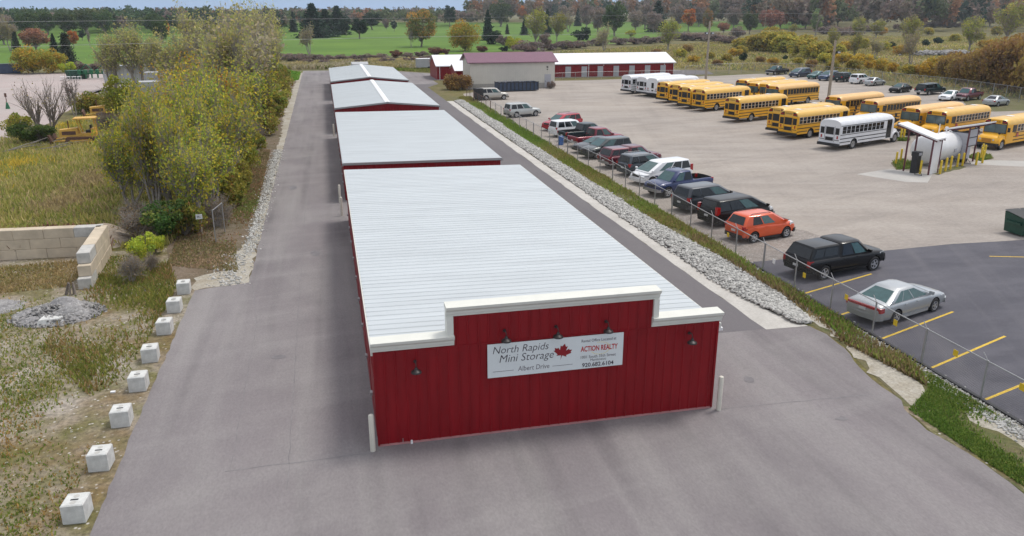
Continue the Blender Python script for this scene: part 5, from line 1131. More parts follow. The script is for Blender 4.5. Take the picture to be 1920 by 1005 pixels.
deciduous('tallgrey', [(3, (.28, .24, .15)), (2, (.27, .25, .09))], 1200, 12, (3.6, 3.6), .15, .4, 3, .5, .6, 'barkg', .5, 3)
blobcrown('shrubg', GRN, 5200, 3, 1.7, .02, .16, lobes=26, fill=.2); blobcrown('shruby', LIME, 3600, 2.6, 1.3, .02, .15, lobes=20, fill=.1); blobcrown('shrubr', REDB, 3000, 2.4, 1.5, .02, .15, lobes=20, fill=.1)
blobcrown('shrubo', [(4, (.24, .22, .04)), (1, (.28, .15, .05)), (3, (.15, .18, .035))], 4200, 3, 2.0, .02, .2, lobes=24, fill=.1)
blobcrown('youngtree', [(4, (.24, .27, .035)), (3, (.18, .22, .035)), (1, (.32, .3, .05))], 6500, 7, 2.7, .22, .22, lobes=26, fill=.1)
blobcrown('autumn', AUT, 5200, 15, 6.0, .10, .55, lobes=40, fill=.3); blobcrown('willow', WIL, 6500, 11, 6.6, .03, .5, lobes=44, fill=.25); blobcrown('green', [(4, (.045, .075, .028)), (3, (.065, .095, .03)), (1, (.1, .12, .04))], 4600, 15, 5.5, .08, .6, lobes=38, fill=.3)
blobcrown('pine', DGRN, 4000, 12, 4.2, .18, .55, lobes=30, fill=.3); blobcrown('russet', RUS, 3600, 10, 4.6, .1, .5, lobes=34, fill=.3); blobcrown('orange', ORN, 3000, 9, 3.3, .2, .5, lobes=26, fill=.3)
blobcrown('brown', BRN, 2600, 13, 4.5, .08, .6, 'barkg', 40, .2); blobcrown('farshrub', [(3, (.28, .26, .05)), (2, (.36, .28, .05)), (2, (.19, .19, .05))], 2600, 4, 3.0, .0, .4, lobes=24, fill=.1); blobcrown('greyshrub', [(4, (.15, .125, .115)), (2, (.17, .12, .10))], 2400, 4, 3.2, .0, .38, 'barkg', 24, .1)
blobcrown('goldshrub', [(4, (.40, .26, .035)), (2, (.28, .19, .05)), (2, (.28, .24, .05))], 3000, 4, 3.0, .0, .34, lobes=24, fill=.1); blobcrown('bronzeshrub', [(4, (.24, .155, .055)), (2, (.16, .11, .06)), (3, (.33, .235, .06))], 3600, 4, 3.0, .0, .32, lobes=26, fill=.1)
blobcrown('farpoplar', [(3, (.24, .25, .06)), (3, (.29, .27, .06)), (2, (.18, .19, .06)), (1, (.2, .17, .12))], 2600, 12, 4.2, .10, .42, 'barkg', 34, .2); blobcrown('bluepoplar', [(3, (.14, .19, .09)), (2, (.2, .24, .09))], 2600, 12, 2.8, .08, .42, 'barkg', 30, .0)
blobcrown('evershrub', DGRN + [(3, (.03, .06, .02))], 2600, 4, 3.2, .0, .38, lobes=24, fill=.1)
spruce('spruce', DGRN); spruce('cedar', [(4, (.045, .05, .03)), (3, (.03, .045, .03))], 3500, 10, 2.5, .45, .02, .55)
TN = {'spruce': 'spruce_tree', 'cedar': 'cedar_tree', 'pine': 'pine_tree'}
def plant(key, x, y, h, label, wid=1., group=None, cat=None, name=None, z=0):
    tm, cm, h0 = PROTO[key]; s = h / h0
    shr = 'shrub' in key or key in ('brush', 'barebush')
    e = empty(name or TN.get(key, 'shrub' if shr else 'tree'), (x, y, z), RG.uniform(0, 6.28), label, cat or ('shrub' if shr else 'tree'), group)
    e.scale = (s * wid, s * wid, s); link('stems' if shr else 'trunk', tm, e); link('foliage' if shr else 'crown', cm, e)
    return e
def tp(key, px, py, top, label, wid=1., group=None):
    x, y = G(px, py); return plant(key, x, y, max(1., H(px, py, top)), label, wid, group)
FAR = [
 # left background
 ('cedar', 33, 99, 58, 'dark conifer at far left with a russet tree on its right', .9), ('tallgrey', 20, 96, 14, 'leaning bare tree above the dark conifer at far left', .6), ('russet', 69, 97, 46, 'dusty pink autumn tree between two dark conifers at far left', 1.15),
 ('spruce', 103, 97, 62, 'small dark spruce right of the dusty pink autumn tree', 1.1), ('cedar', 128, 117, 60, 'broad dark cedar on the lawn in front of a red tree', 1.25), ('orange', 139, 90, 57, 'small red orange tree just behind the broad cedar', .9), ('pine', 155, 76, 55, 'dark round topped pine standing alone on the left lawn', 1.), ('bareslim', 170, 91, 52, 'thin bare young tree on the left lawn', .6),
 ('green', 56, 72, 16, 'large green tree behind the dusty pink autumn tree', 1.2), ('green', 128, 68, 17, 'large green tree behind the broad cedar on the left', 1.2), ('green', 163, 64, 13, 'tall green tree behind the round topped pine', 1.1), ('green', 90, 66, 15, 'dark green crown between two larger green trees at left', 1.1), ('brown', 8, 84, 22, 'brown tree at the extreme left edge of the lawn', 1.2), ('green', 198, 66, 16, 'green tree behind the crown of the pale poplar at left', 1.1), ('green', 305, 82, 30, 'green tree seen between the pale poplars', .9), ('orange', 312, 74, 38, 'red leaved tree seen between the pale poplars', .8), ('green', 290, 66, 20, 'distant green tree above the gap in the poplars', 1.2),
 # middle
 ('spruce', 551, 60, 21, 'dark spruce left of the large evergreen cluster', 1.), ('tallgrey', 580, 102, 36, 'bare grey tree in front of the large evergreen cluster', .75), ('spruce', 588, 71, 5, 'tallest dark spruce in the evergreen cluster behind the storage rows', 2.1), ('spruce', 612, 69, 16, 'right hand spruce of the evergreen cluster, shorter than its neighbour', 2.0), ('spruce', 634, 65, 10, 'tall dark spruce between the evergreen cluster and the green pine', 1.9), ('pine', 650, 67, 30, 'low dark pine at the foot of the tall spruce', 1.), ('pine', 674, 73, 32, 'blue green pine standing forward on the lawn', 1.35), ('pine', 698, 56, 23, 'broad dark green pine on the far lawn', 1.9), ('brown', 724, 55, 33, 'small brown tree left of a small dark tree', 1.), ('pine', 739, 59, 38, 'small dark tree just left of the large autumn tree', 1.),
 ('autumn', 790, 88, 11, 'large round autumn tree with orange top on the golf lawn', 1.12), ('bareslim', 771, 89, 50, 'slim bare tree beside the trunk of the large autumn tree', .6), ('willow', 872, 96, 38, 'broad rounded yellow orange tree behind the red shed', 1.05), ('pine', 843, 52, 8, 'tall dark oval evergreen behind the yellow orange tree', .85), ('spruce', 915, 76, 17, 'tall dark spruce just right of the yellow orange tree', .95), ('evershrub', 924, 83, 58, 'dark green bush at the foot of the tall spruce', 1.1), ('green', 938, 50, 0, 'large spreading green tree behind the tall spruce', 1.35), ('cedar', 951, 64, 45, 'small grey green conifer alone on the far lawn', 1.), ('greyshrub', 943, 85, 66, 'grey leafless bush left of the bright yellow bush', .9), ('shruby', 963, 95, 63, 'bright yellow green bush behind the maroon roof', .95),
 ('orange', 981, 44, 10, 'bright orange tree in the distant wood', .9), ('spruce', 983, 66, 33, 'dark spruce left of the tall pale poplar', 1.1), ('farpoplar', 1004, 86, 8, 'tall pale yellow poplar behind the maroon roof', .9), ('spruce', 1026, 64, 16, 'narrow dark spruce between two poplars', .9), ('farpoplar', 1044, 78, 17, 'green yellow poplar right of the tall pale one', .9), ('brown', 1020, 97, 58, 'brown brush tree at the foot of the pale poplar', 1.), ('tallgrey', 1065, 60, 14, 'grey bare tree right of the green yellow poplar', .9), ('spruce', 1083, 49, 15, 'small dark evergreen with broken pale top', 1.), ('evershrub', 1091, 75, 52, 'large dark evergreen bush behind the white roof', 1.15), ('tallgrey', 1133, 96, 37, 'bare branching tree above the long white roof', .85), ('green', 1152, 68, 0, 'very large dark green tree behind the white roof', 1.), ('brown', 1191, 57, 15, 'rounded purple brown bare tree beside the big green one', 1.1), ('shruby', 1182, 69, 53, 'yellow bush at the lawn edge below the purple bare tree', 1.3), ('spruce', 1232, 60, 0, 'wide dark spruce reaching the top of the view', 1.5), ('farpoplar', 1252, 95, 29, 'tall yellow green poplar at the end of the white roof', 1.),
 ('orange', 1290, 59, 16, 'orange tree standing alone near the lawn edge', 1.), ('autumn', 1326, 60, 13, 'olive brown topped tree behind the tall light pole', .6), ('spruce', 1331, 38, 1, 'dark spruce behind the olive brown topped tree', 1.3), ('brown', 1347, 40, 2, 'dark purple tree right of the spruce near the light pole', 1.1), ('russet', 1356, 63, 39, 'low rounded rust coloured tree with dark outline', 1.1), ('greyshrub', 1382, 70, 50, 'large purple grey bush left of the yellow bushes', 1.1), ('green', 1405, 64, 19, 'rounded olive green tree left of the utility pole', .95), ('russet', 1462, 58, -3, 'very tall rust brown tree right of the utility pole', .8), ('spruce', 1493, 46, 0, 'dark spruce right of the tall rust brown tree', 1.), ('bluepoplar', 1529, 66, 14, 'pale blue green poplar in front of the far wood', 1.1), ('spruce', 1587, 40, 1, 'dark pointed spruce right of the blue green poplar', 1.3), ('farpoplar', 1606, 74, 27, 'yellow green poplar below the pointed spruce', 1.), ('farpoplar', 1642, 72, 33, 'rounded yellow poplar near the dirt track', 1.2), ('spruce', 1666, 34, 8, 'dark spruce in the wood above the rounded yellow poplar', 1.1), ('russet', 1683, 37, 12, 'small russet tree beside a dark spruce in the wood', 1.), ('farpoplar', 1702, 90, 24, 'tall yellow poplar left of the dirt track', .95), ('tallgrey', 1707, 121, 45, 'bare stemmed tree in front of the tall yellow poplar', .8), ('tallgrey', 1638, 111, 60, 'bare twiggy tree left of the dirt track', .9), ('farpoplar', 1601, 111, 57, 'slender pinkish yellow tree behind the far row of cars', .7), ('spruce', 1751, 38, 3, 'dark spruce in the right hand wood', 1.2), ('russet', 1733, 44, -2, 'russet tree left of the dark spruce in the right wood', 1.), ('farpoplar', 1817, 95, 24, 'tall bright green yellow poplar beside the debris heap', 1.), ('farpoplar', 1886, 82, -6, 'tallest yellow poplar at the upper right', 1.05), ('farpoplar', 1560, 98, 46, 'thin yellow poplar behind the right light pole', .7), ('farpoplar', 1485, 68, 42, 'small yellow poplar behind the yellow bushes', 1.),
]
for k, px, py, top, lab, wd in FAR: tp(k, px, py, top, lab, wd)
for px, py, top in [(520, 112, 98), (545, 114, 100), (566, 112, 100), (590, 113, 101), (612, 114, 103), (640, 113, 102), (668, 112, 102), (690, 112, 101), (715, 111, 100), (765, 108, 98), (790, 106, 96), (575, 122, 110), (610, 122, 111), (680, 121, 110), (725, 120, 108), (770, 118, 107), (800, 116, 104)]: tp('greyshrub', px, py, top, 'low brown brush in the row at the near edge of the golf lawn', 1.9, 'brown brush row before the golf lawn')
# shrubs beyond the lot: look-alikes share labels inside a group
for px, py, top in [(1385, 92, 72), (1402, 94, 68), (1420, 97, 66), (1440, 95, 58), (1455, 98, 60), (1470, 100, 66), (1488, 100, 70), (1505, 108, 72), (1525, 112, 80), (1450, 88, 52), (1472, 90, 60), (1540, 104, 78), (1390, 104, 86), (1512, 96, 66)]: tp('farshrub', px, py, top, 'yellow green bush in the mass of bushes beyond the buses', 1.25, 'yellow bushes beyond the buses')
for px, py, top in [(1262, 72, 58), (1283, 76, 60), (1300, 76, 62), (1318, 76, 62), (1340, 78, 62), (1362, 82, 66), (1215, 82, 68), (1190, 83, 70), (1160, 84, 70), (1120, 86, 72), (1060, 92, 76), (1085, 90, 76), (1030, 94, 80), (1240, 80, 68), (1575, 68, 52), (1600, 66, 50), (1545, 64, 50), (1720, 52, 38), (1750, 52, 40), (1780, 52, 40), (1690, 56, 44), (990, 100, 76), (1560, 62, 48), (1630, 60, 46), (1810, 52, 40)]: tp('greyshrub', px, py, top, 'purple grey bush in the brushy line along the lawn and wood edge', 1.9, 'purple grey brush along the wood edge')
for px, py, top in [(1650, 134, 109), (1628, 130, 113), (1672, 137, 117), (1725, 143, 121), (1742, 146, 114), (1757, 143, 104)]: tp('goldshrub', px, py, top, 'golden bush behind the back fence beyond the far row of cars', .9, 'golden bushes behind the back fence')
for px, py, top in [(1775, 150, 106), (1795, 154, 102), (1812, 157, 108), (1832, 160, 98), (1850, 162, 92), (1868, 164, 84), (1885, 168, 78), (1905, 172, 74), (1925, 176, 70), (1820, 148, 96), (1850, 150, 84), (1880, 152, 74), (1910, 160, 68), (1945, 180, 66), (1790, 140, 98)]: tp('bronzeshrub', px, py, top, 'bronze and olive bush in the tall hedge at the right edge', .75, 'bronze bushes at the right edge')
for k, px, py, top, lab, wd in [('evershrub', 1393, 115, 99, 'small round dark green bush on the brown field', .7), ('evershrub', 1472, 112, 104, 'low dark green bush right of the round one', .9), ('evershrub', 1672, 90, 78, 'dark green bush left of the dirt track', .8), ('evershrub', 1735, 86, 74, 'dark green bush in the far field above the debris heap', .9), ('evershrub', 1758, 82, 70, 'second dark green bush in the far field above debris', 1.1), ('bronzeshrub', 846, 168, 139, 'reddish brown bush against the cream workshop wall', .95), ('bronzeshrub', 868, 169, 141, 'right half of the reddish brown hedge by the workshop corner', .95), ('greyshrub', 1033, 166, 152, 'low bare bush at the right corner of the workshop', .8), ('shrubr', 742, 108, 92, 'dull brown bush at the near edge of the golf lawn', 1.6), ('shrubr', 818, 103, 86, 'dark reddish bush below the large autumn tree', 1.8), ('shrubr', 835, 103, 90, 'second dark reddish bush beside the yellow orange tree', 1.6), ('shrubr', 905, 97, 84, 'reddish bush below the dark spruce', 1.8), ('shruby', 828, 108, 98, 'low yellow green bush left of the red shed', 1.5), ('evershrub', 945, 96, 86, 'dark low bush left of the bright yellow bush', 1.3),
 ('willow', 62, 138, 86, 'left half of the yellow tree pair beyond the pink gravel', 1.1), ('willow', 100, 137, 92, 'right half of the yellow tree pair beyond the pink gravel', 1.), ('shruby', 127, 137, 112, 'small yellow bush at the right end of the yellow trees', 1.2), ('greyshrub', 150, 133, 116, 'grey brown brush behind the green skip', 1.3), ('greyshrub', 180, 132, 118, 'grey brown brush behind the farm implements', 1.3),
 ('barebush', 92, 266, 132, 'many stemmed nearly bare tree beside the pink gravel yard', .9), ('shrubg', 48, 268, 226, 'leafy green bush under the many stemmed bare tree', 1.25), ('shrubg', 80, 272, 228, 'second leafy green bush left of the bulldozer', 1.2), ('shrubo', 38, 258, 212, 'yellowish bush at the back of the leafy green bushes', .9), ('bareslim', 142, 220, 140, 'single slim bare sapling near the orange bush', .7), ('shrubo', 168, 212, 172, 'rounded orange green bush left of the yellow green tree', 1.2), ('youngtree', 232, 240, 138, 'neat yellow green tree with dark trunk beside a bulldozer', 1.), ('brush', 200, 245, 205, 'brown brush pile at the foot of the yellow green tree', 1.3), ('brush', 268, 240, 196, 'brown brush behind the fallen branches', 1.2),
 ('shrubg', 318, 448, 366, 'dense dark green bush beside the retaining wall', 1.15), ('shrubg', 352, 440, 378, 'second dark green bush against the thicket', .95), ('shruby', 268, 492, 428, 'bright yellow green bush at the corner of the block wall', .8), ('shruby', 292, 476, 432, 'small yellow green bush before the dark green bush', .8), ('shrubr', 250, 440, 400, 'dark red bush just behind the block wall corner', .9), ('brush', 248, 530, 470, 'grey twiggy bush beside the block wall end', .8), ('brush', 285, 510, 470, 'grey twiggy bush between the block wall and drive', .7)]:
    tp(k, px, py, top, lab, wd)
for px, py, top, k in [(1275, 108, 92, 'farshrub'), (1300, 118, 104, 'goldshrub'), (1330, 112, 98, 'farshrub'), (1345, 124, 112, 'bronzeshrub'), (1362, 116, 102, 'farshrub'), (1378, 106, 90, 'goldshrub'), (1425, 118, 106, 'bronzeshrub'), (1450, 122, 108, 'goldshrub'), (1495, 122, 108, 'farshrub'), (1520, 128, 112, 'bronzeshrub'), (1545, 120, 100, 'farshrub'), (1560, 132, 114, 'farshrub'), (1580, 120, 98, 'goldshrub'), (1600, 132, 112, 'farshrub'), (1618, 122, 100, 'goldshrub'), (1570, 104, 84, 'farshrub'), (1590, 96, 76, 'goldshrub'), (1615, 92, 72, 'farshrub'), (1655, 96, 78, 'farshrub'), (1690, 104, 84, 'goldshrub'), (1700, 142, 122, 'farshrub'), (1230, 104, 92, 'bronzeshrub'), (1250, 116, 104, 'farshrub'), (1290, 98, 84, 'bronzeshrub'), (1710, 78, 62, 'farshrub'), (1790, 78, 64, 'farshrub'), (1850, 92, 74, 'goldshrub'), (1835, 76, 60, 'farshrub'), (1905, 88, 70, 'farshrub'), (1740, 66, 52, 'farshrub'), (1870, 66, 50, 'farshrub'), (1650, 66, 50, 'goldshrub')]:
    tp(k, px, py, top, {'farshrub': 'yellow olive scrub bush scattered over the brown field', 'goldshrub': 'golden scrub bush scattered over the brown field', 'bronzeshrub': 'bronze brown scrub bush scattered over the brown field'}[k], 1.3, {'farshrub': 'yellow olive scrub on the brown field', 'goldshrub': 'golden scrub on the brown field', 'bronzeshrub': 'bronze scrub on the brown field'}[k])
for px, py, top, k in [(1225, 62, 18, 'brown'), (1270, 52, 4, 'brown'), (1310, 50, 6, 'brown'), (1375, 52, 8, 'brown'), (1395, 46, 2, 'russet'), (1430, 50, 4, 'brown'), (1445, 60, 12, 'russet'), (1510, 54, 8, 'brown'), (1550, 56, 10, 'brown'), (1570, 50, 4, 'russet'), (1615, 48, 6, 'brown'), (1640, 46, 2, 'brown'), (1700, 48, 4, 'brown'), (1715, 54, 10, 'russet'), (1770, 52, 4, 'brown'), (1790, 50, 0, 'russet'), (1830, 52, 2, 'brown'), (1855, 50, 0, 'brown'), (1905, 54, 4, 'brown'), (1120, 60, 8, 'brown'), (1100, 52, 4, 'brown'), (1060, 50, 6, 'brown'), (1210, 54, 2, 'brown')]:
    tp(k, px, py, top, {'brown': 'bare purple brown tree along the front edge of the autumn wood', 'russet': 'russet leaved tree along the front edge of the autumn wood'}[k], 1.1, {'brown': 'purple brown trees at the wood edge', 'russet': 'russet trees at the wood edge'}[k])
# poplars and thicket along the left of the drive
for px, py, top, lab, wd in [(262, 168, 32, 'tall pale poplar standing left of the main thicket', 1.15), (215, 170, 44, 'pale poplar at the left end of the tall poplars', .95), (372, 150, 2, 'tallest pale poplar in the line left of the drive', 1.), (300, 172, 52, 'pale poplar right of the tall separate one', .9)]:
    tp('poplar0', px, py, top, lab, wd)
random.seed(5)
def thick(key, X, Y, h, w=1., lab='slender yellow green tree in the dense thicket left of the drive', grp='trees in the thicket left of the drive'): plant(key, X, Y, h, lab, w, grp)
for i in range(15):
    Y = 88 + i * 6.2; thick(('poplar0', 'tallgrey', 'poplar1', 'poplar2', 'poplar0')[i % 5], random.uniform(-14, -8.0) - (i % 3) * 1.6, Y, random.uniform(9.0, 15.0), random.uniform(.75, 1.1), 'pale slender poplar in the tall row along the far part of the drive', 'pale poplars along the far drive')
for X, Y, h, w in [(-8.2, 50, 6.3, .8), (-8.0, 54.5, 7.0, .9), (-10.4, 56, 8.0, .9), (-7.8, 59, 7.6, .9), (-7.8, 65, 8.0, .95), (-10.6, 67.5, 9.0, 1), (-8.2, 78, 8.8, .95), (-14.4, 91, 9.6, 1), (-8.4, 96, 9.4, 1), (-13.6, 57.4, 6.4, .8), (-14.0, 63.5, 7.0, .85), (-13.8, 72, 7.6, .85), (-11.8, 66, 8.2, .8), (-9.4, 52.8, 8.0, .6), (-11.6, 55.2, 8.4, .6), (-8.6, 57.2, 8.6, .6), (-12.2, 60.4, 9.0, .65), (-9.4, 63.4, 9.4, .6), (-10.6, 71.5, 9.6, .7), (-9.6, 76, 8.8, .85), (-13.4, 80, 9.0, .9)]:
    thick('tallgrey' if Y in (66, 80) else 'thicketg' if (Y > 73 and X < -9) or Y in (61.5, 67.5) else random.choice(['thicket0', 'thicket1']), X, Y, h, w)
for X, Y, h, w in [(-7.3, 51.5, 2.2, .9), (-8.9, 49.2, 2.4, .9), (-11.5, 48.8, 2.4, 1), (-7.4, 56.8, 2.6, .9), (-7.2, 62, 2.6, .9), (-7.2, 68, 2.8, .9), (-12.2, 60, 3, 1.1), (-13.6, 66, 2.6, 1.1), (-14.6, 73, 2.4, 1.1), (-7.2, 75, 2.8, .9), (-18, 79, 3, 1.2), (-7.3, 82, 3, .9), (-12.4, 52.5, 2.0, 1)]:
    k_ = random.choice(['shrubo', 'brush', 'brush', 'shrubo']); thick(k_, X, Y, h, w, 'low tangled bush under the thicket trees left of the drive', 'undergrowth bushes in the thicket')
for X, Y, h in [(-7.0, 90, 3), (-6.9, 98, 3.2), (-6.9, 106, 3.4), (-6.8, 115, 3.2), (-7.2, 124, 3.4), (-7.3, 133, 3.6), (-7.6, 142, 3.6), (-8, 151, 3.6)]: thick('shrubo', X, Y, h, .9, 'rounded bush at the foot of the poplars along the far drive', 'bushes under the far poplars')
# fallen branches
g = MB(); random.seed(9)
for k in range(26):
    x, y = G(*random.choice([(215, 262), (250, 250), (280, 244), (60, 280), (30, 282)])); x += random.uniform(-2.5, 2.5); y += random.uniform(-2.5, 2.5); a = random.uniform(-.4, .5); l = random.uniform(1.5, 4); g.tube((x, y, .15), (x + l * math.cos(a), y + l * math.sin(a), random.uniform(.2, 1.2)), .07, .02, 5)
tag(g.build('fallen_branches', M['barkg']), 'grey fallen branches lying in the brush by the bulldozers', 'branches', None, 'stuff')
# distant wood as one mass
Cs = [1.5 * np.array(c) for c in ((.045, .075, .035), (.06, .08, .04), (.12, .10, .08), (.15, .115, .10), (.10, .11, .05), (.20, .10, .055), (.03, .05, .035), (.14, .11, .085), (.085, .10, .05))]
Pw, Tw, Sw = [], [], []
def woodtree(x, y, h, r, c, n):
    k = 7; C = RG.normal(0, .42, (k, 3)) * [r, r, h * .22] + [x, y, h * .58]; i = RG.integers(0, k, n); d = RG.normal(size=(n, 3)); d /= np.linalg.norm(d, axis=1)[:, None]
    P = C[i] + d * RG.uniform(.3, 1, (n, 1)) * [r * .5, r * .5, h * .24]; P[:, 2] = np.clip(P[:, 2], .3, h); Pw.append(P); Sw.append(np.full(n, max(.9, r * .32)))
    Tw.append(np.clip(c * RG.uniform(.75, 1.25, (n, 1)) * RG.uniform(.93, 1.07, (n, 3)), 0, 1))
for i in range(560):
    px = RG.uniform(-80, 900); py = RG.uniform(36, 50) if px > 540 else RG.uniform(38, 63); x, y = G(px, py); c = Cs[RG.integers(0, 5) if px < 330 else RG.integers(0, 9)]
    if px < 330: c = Cs[RG.choice([0, 1, 4, 6, 0, 3])]
    woodtree(x, y, RG.uniform(10.5, 14.5), RG.uniform(4.5, 8), c, 170)
for i in range(620):
    px = RG.uniform(880, 2010); py = RG.uniform(36, 60 if px > 1400 else (50 if px > 1230 else 44)); x, y = G(px, py); c = Cs[RG.choice([2, 3, 3, 7, 7, 2, 5, 8, 6, 3])]
    woodtree(x, y, RG.uniform(18, 27), RG.uniform(4.5, 8), c, 200)
Pw = np.concatenate(Pw); Sw = np.concatenate(Sw); V, F, _t0 = leaves(Pw, Sw, [(1, (1, 1, 1))]); tag(link('distant_wood', np_mesh('distant_wood', V, F, M['leaf'], tint=np.concatenate(Tw))), 'distant mixed autumn wood along the horizon', 'wood', None, 'stuff')

# grasses and weeds
def inpoly(P, poly):
    x, y = P[:, 0], P[:, 1]; c = np.zeros(len(P), bool); n = len(poly)
    for i in range(n):
        x0, y0 = poly[i]; x1, y1 = poly[(i + 1) % n]
        with np.errstate(divide='ignore', invalid='ignore'): c ^= ((y0 > y) != (y1 > y)) & (x < (x1 - x0) * (y - y0) / (y1 - y0) + x0)
    return c
def nz2(P, s, seed):
    r = np.random.default_rng(seed); v = 0
    for k in range(5): a = r.uniform(0, 6.28); f_ = s * r.uniform(.6, 1.8); v = v + np.sin((P[:, 0] * math.cos(a) + P[:, 1] * math.sin(a)) * f_ + r.uniform(0, 6.28))
    return v / 5
def grass(name, poly, n, h, w, cols, label, patch=None, thr=-9, persp=0.):
    A = np.array(poly); lo, hi = A.min(0), A.max(0); P = RG.uniform(lo, hi, (n * 2, 2)); P = P[inpoly(P, poly)]
    if patch: P = P[nz2(P, patch, 3) + RG.normal(0, .18, len(P)) > thr]
    P = P[:n]; n = len(P); hh = h * RG.uniform(.45, 1.25, n) * (1 + .35 * nz2(P, .9, 8)); a = RG.uniform(0, math.pi, n); ww = w * RG.uniform(.6, 1.4, n)
    dx, dy = np.cos(a) * ww, np.sin(a) * ww; lean = RG.normal(0, .35, (n, 2)) * hh[:, None]; z0 = np.full(n, .0)
    V = np.stack([np.stack([P[:, 0] - dx, P[:, 1] - dy, z0], 1), np.stack([P[:, 0] + dx, P[:, 1] + dy, z0], 1), np.stack([P[:, 0] + lean[:, 0] + dx * .5, P[:, 1] + lean[:, 1] + dy * .5, hh * .9], 1), np.stack([P[:, 0] + lean[:, 0] - dx * .3, P[:, 1] + lean[:, 1], hh], 1)], 1).reshape(-1, 3)
    F = np.arange(4 * n).reshape(-1, 4); C = np.array([c for c in cols]); v = nz2(P, .16, 5) * 1.2 + nz2(P, .7, 6) * .6 + RG.normal(0, .22, n); idx = np.clip(((v + 1) / 2 * len(C)).astype(int), 0, len(C) - 1)
    T = np.clip(C[idx] * 1.7 * RG.uniform(.75, 1.25, (n, 1)), 0, .9); return tag(link(name, np_mesh(name, V, F, M['leaf'], tint=T)), label, 'grass', None, 'stuff')
mead = [(.24, .19, .10), (.32, .26, .13), (.18, .20, .05), (.27, .25, .075), (.33, .28, .12), (.20, .225, .055), (.38, .30, .05)]
grass('meadow_grass', [(-9.5, 47.6), (-33, 46.4), (-70, 60), (-52, 84), (-36, 88), (-31, 96), (-30, 120), (-9, 120), (-7.5, 80)], 100000, .42, .06, mead, 'tall yellow green meadow grass and weeds at left')
grass('red_weeds', [(-12.5, 47.2), (-30, 45.2), (-34, 47.5), (-30, 50.5), (-14, 51)], 9000, .75, .05, [(.14, .05, .04), (.17, .08, .055), (.10, .06, .04), (.2, .14, .06)], 'dark red weeds behind the block wall')
grass('yard_weeds', [(-7.75, 16), (-7.9, 39), (-10, 44), (-11.5, 46), (-30, 44), (-34, 20), (-20, 10)], 60000, .10, .03, [(.22, .14, .05), (.10, .13, .025), (.16, .16, .035), (.24, .17, .06), (.14, .10, .045), (.11, .14, .025)], 'patchy weeds and short grass in the yard', .75, .02)
grass('edge_weeds', [(-8.0, 29), (-7.9, 40), (-9.0, 44), (-12.8, 42), (-12.0, 33), (-9, 28)], 7500, .22, .035, [(.15, .14, .04), (.21, .15, .06), (.12, .14, .03), (.19, .19, .045), (.24, .2, .09)], 'denser weeds behind the farthest white blocks', .8, .0)
grass('wall_grass', [(-13.0, 41), (-13.5, 45.5), (-30, 43.7), (-30, 39)], 9000, .16, .045, [(.30, .25, .14), (.25, .19, .09), (.20, .175, .07), (.15, .15, .045)], 'straw coloured dry grass in front of the block wall')
grass('verge_grass', [(20.2, 26), (20.9, 29), (20.9, 32), (20.75, 38), (20.2, 44), (20.0, 60), (19.9, 85), (19.8, 122), (21.6, 122), (21.65, 85), (21.7, 60), (21.5, 30), (21.5, 24), (20.8, 22)], 42000, .26, .045, [(.12, .165, .03), (.10, .15, .025), (.16, .185, .045), (.17, .17, .05), (.19, .145, .06), (.13, .15, .03)], 'uneven green verge grass along the chain link fence', 1.1, -.22)
grass('dead_weeds', [(20.1, 26), (20.7, 32), (20.6, 42), (21.4, 42), (21.5, 30), (21.4, 23.5), (20.7, 22)], 4200, .28, .035, [(.17, .12, .06), (.14, .10, .055), (.2, .15, .08), (.13, .14, .04)], 'brown dead weeds near the front of the verge', .9, -.15)
grass('corner_grass', [(18.8, 20.6), (18.9, 14.8), (21.4, 14), (21.5, 23), (20.6, 21.8)], 24000, .12, .03, [(.08, .125, .022), (.115, .145, .03), (.07, .11, .02), (.19, .17, .06), (.15, .145, .045)], 'bright green grass patch at the corner of the driveway', 1.3, -.12)
grass('bank_leaves', [(-5.2, 41.5), (-9, 43.5), (-9.4, 50), (-6.6, 80), (-5.7, 80), (-5.2, 55), (-5.8, 47)], 15000, .12, .06, [(.24, .17, .11), (.15, .13, .06), (.19, .12, .07), (.13, .15, .04)], 'fallen leaves and low weeds on the bank by the drive', .7, -.4)
grass('rough_grass', [G(620, 118), G(835, 112), G(835, 122), (20, 182), (12, 186), (-6, 188), G(480, 128)], 26000, .8, .22, [(.30, .25, .12), (.22, .20, .09), (.30, .26, .18), (.16, .17, .06)], 'tall pale reeds and rough grass beyond the storage buildings')
grass('fresh_grass', [(-9, 186), (-5, 178), (-5, 160), (-9, 150), (-14, 170)], 5000, .3, .12, [(.09, .18, .02), (.12, .2, .03)], 'bright green grass at the far end of the drive')
grass('fresh_grass', [(12, 184), (30, 164), (30, 176), (22, 190), (12, 192)], 8000, .35, .12, [(.09, .16, .02), (.12, .18, .03), (.16, .18, .05)], 'bright green grass between the last building and red shed')
grass('field_grass', [G(1265, 128), G(1500, 136), G(1660, 152), G(1800, 166), G(2000, 200), G(2000, 70), G(1500, 68), G(1270, 84), G(1040, 98)], 110000, .45, .17, [(.26, .19, .10), (.15, .15, .05), (.25, .19, .08), (.18, .14, .08), (.26, .22, .06), (.13, .14, .045), (.30, .24, .14)], 'brown and olive rough field beyond the bus lot')
grass('pole_tuft', [(57.6, 71.0), (58.6, 70.6), (59.4, 71.5), (58.6, 72.2)], 700, .25, .05, [(.1, .15, .03)], 'grass tuft round the pair of yellow bollards')
grass('island_grass', [(47.2, 57.7), (48.9, 60.5), (50.6, 61.6), (50.8, 60), (48.8, 57.8)], 1500, .22, .05, [(.1, .15, .03), (.13, .15, .04)], 'green grass round the left bollards of the fuel island')
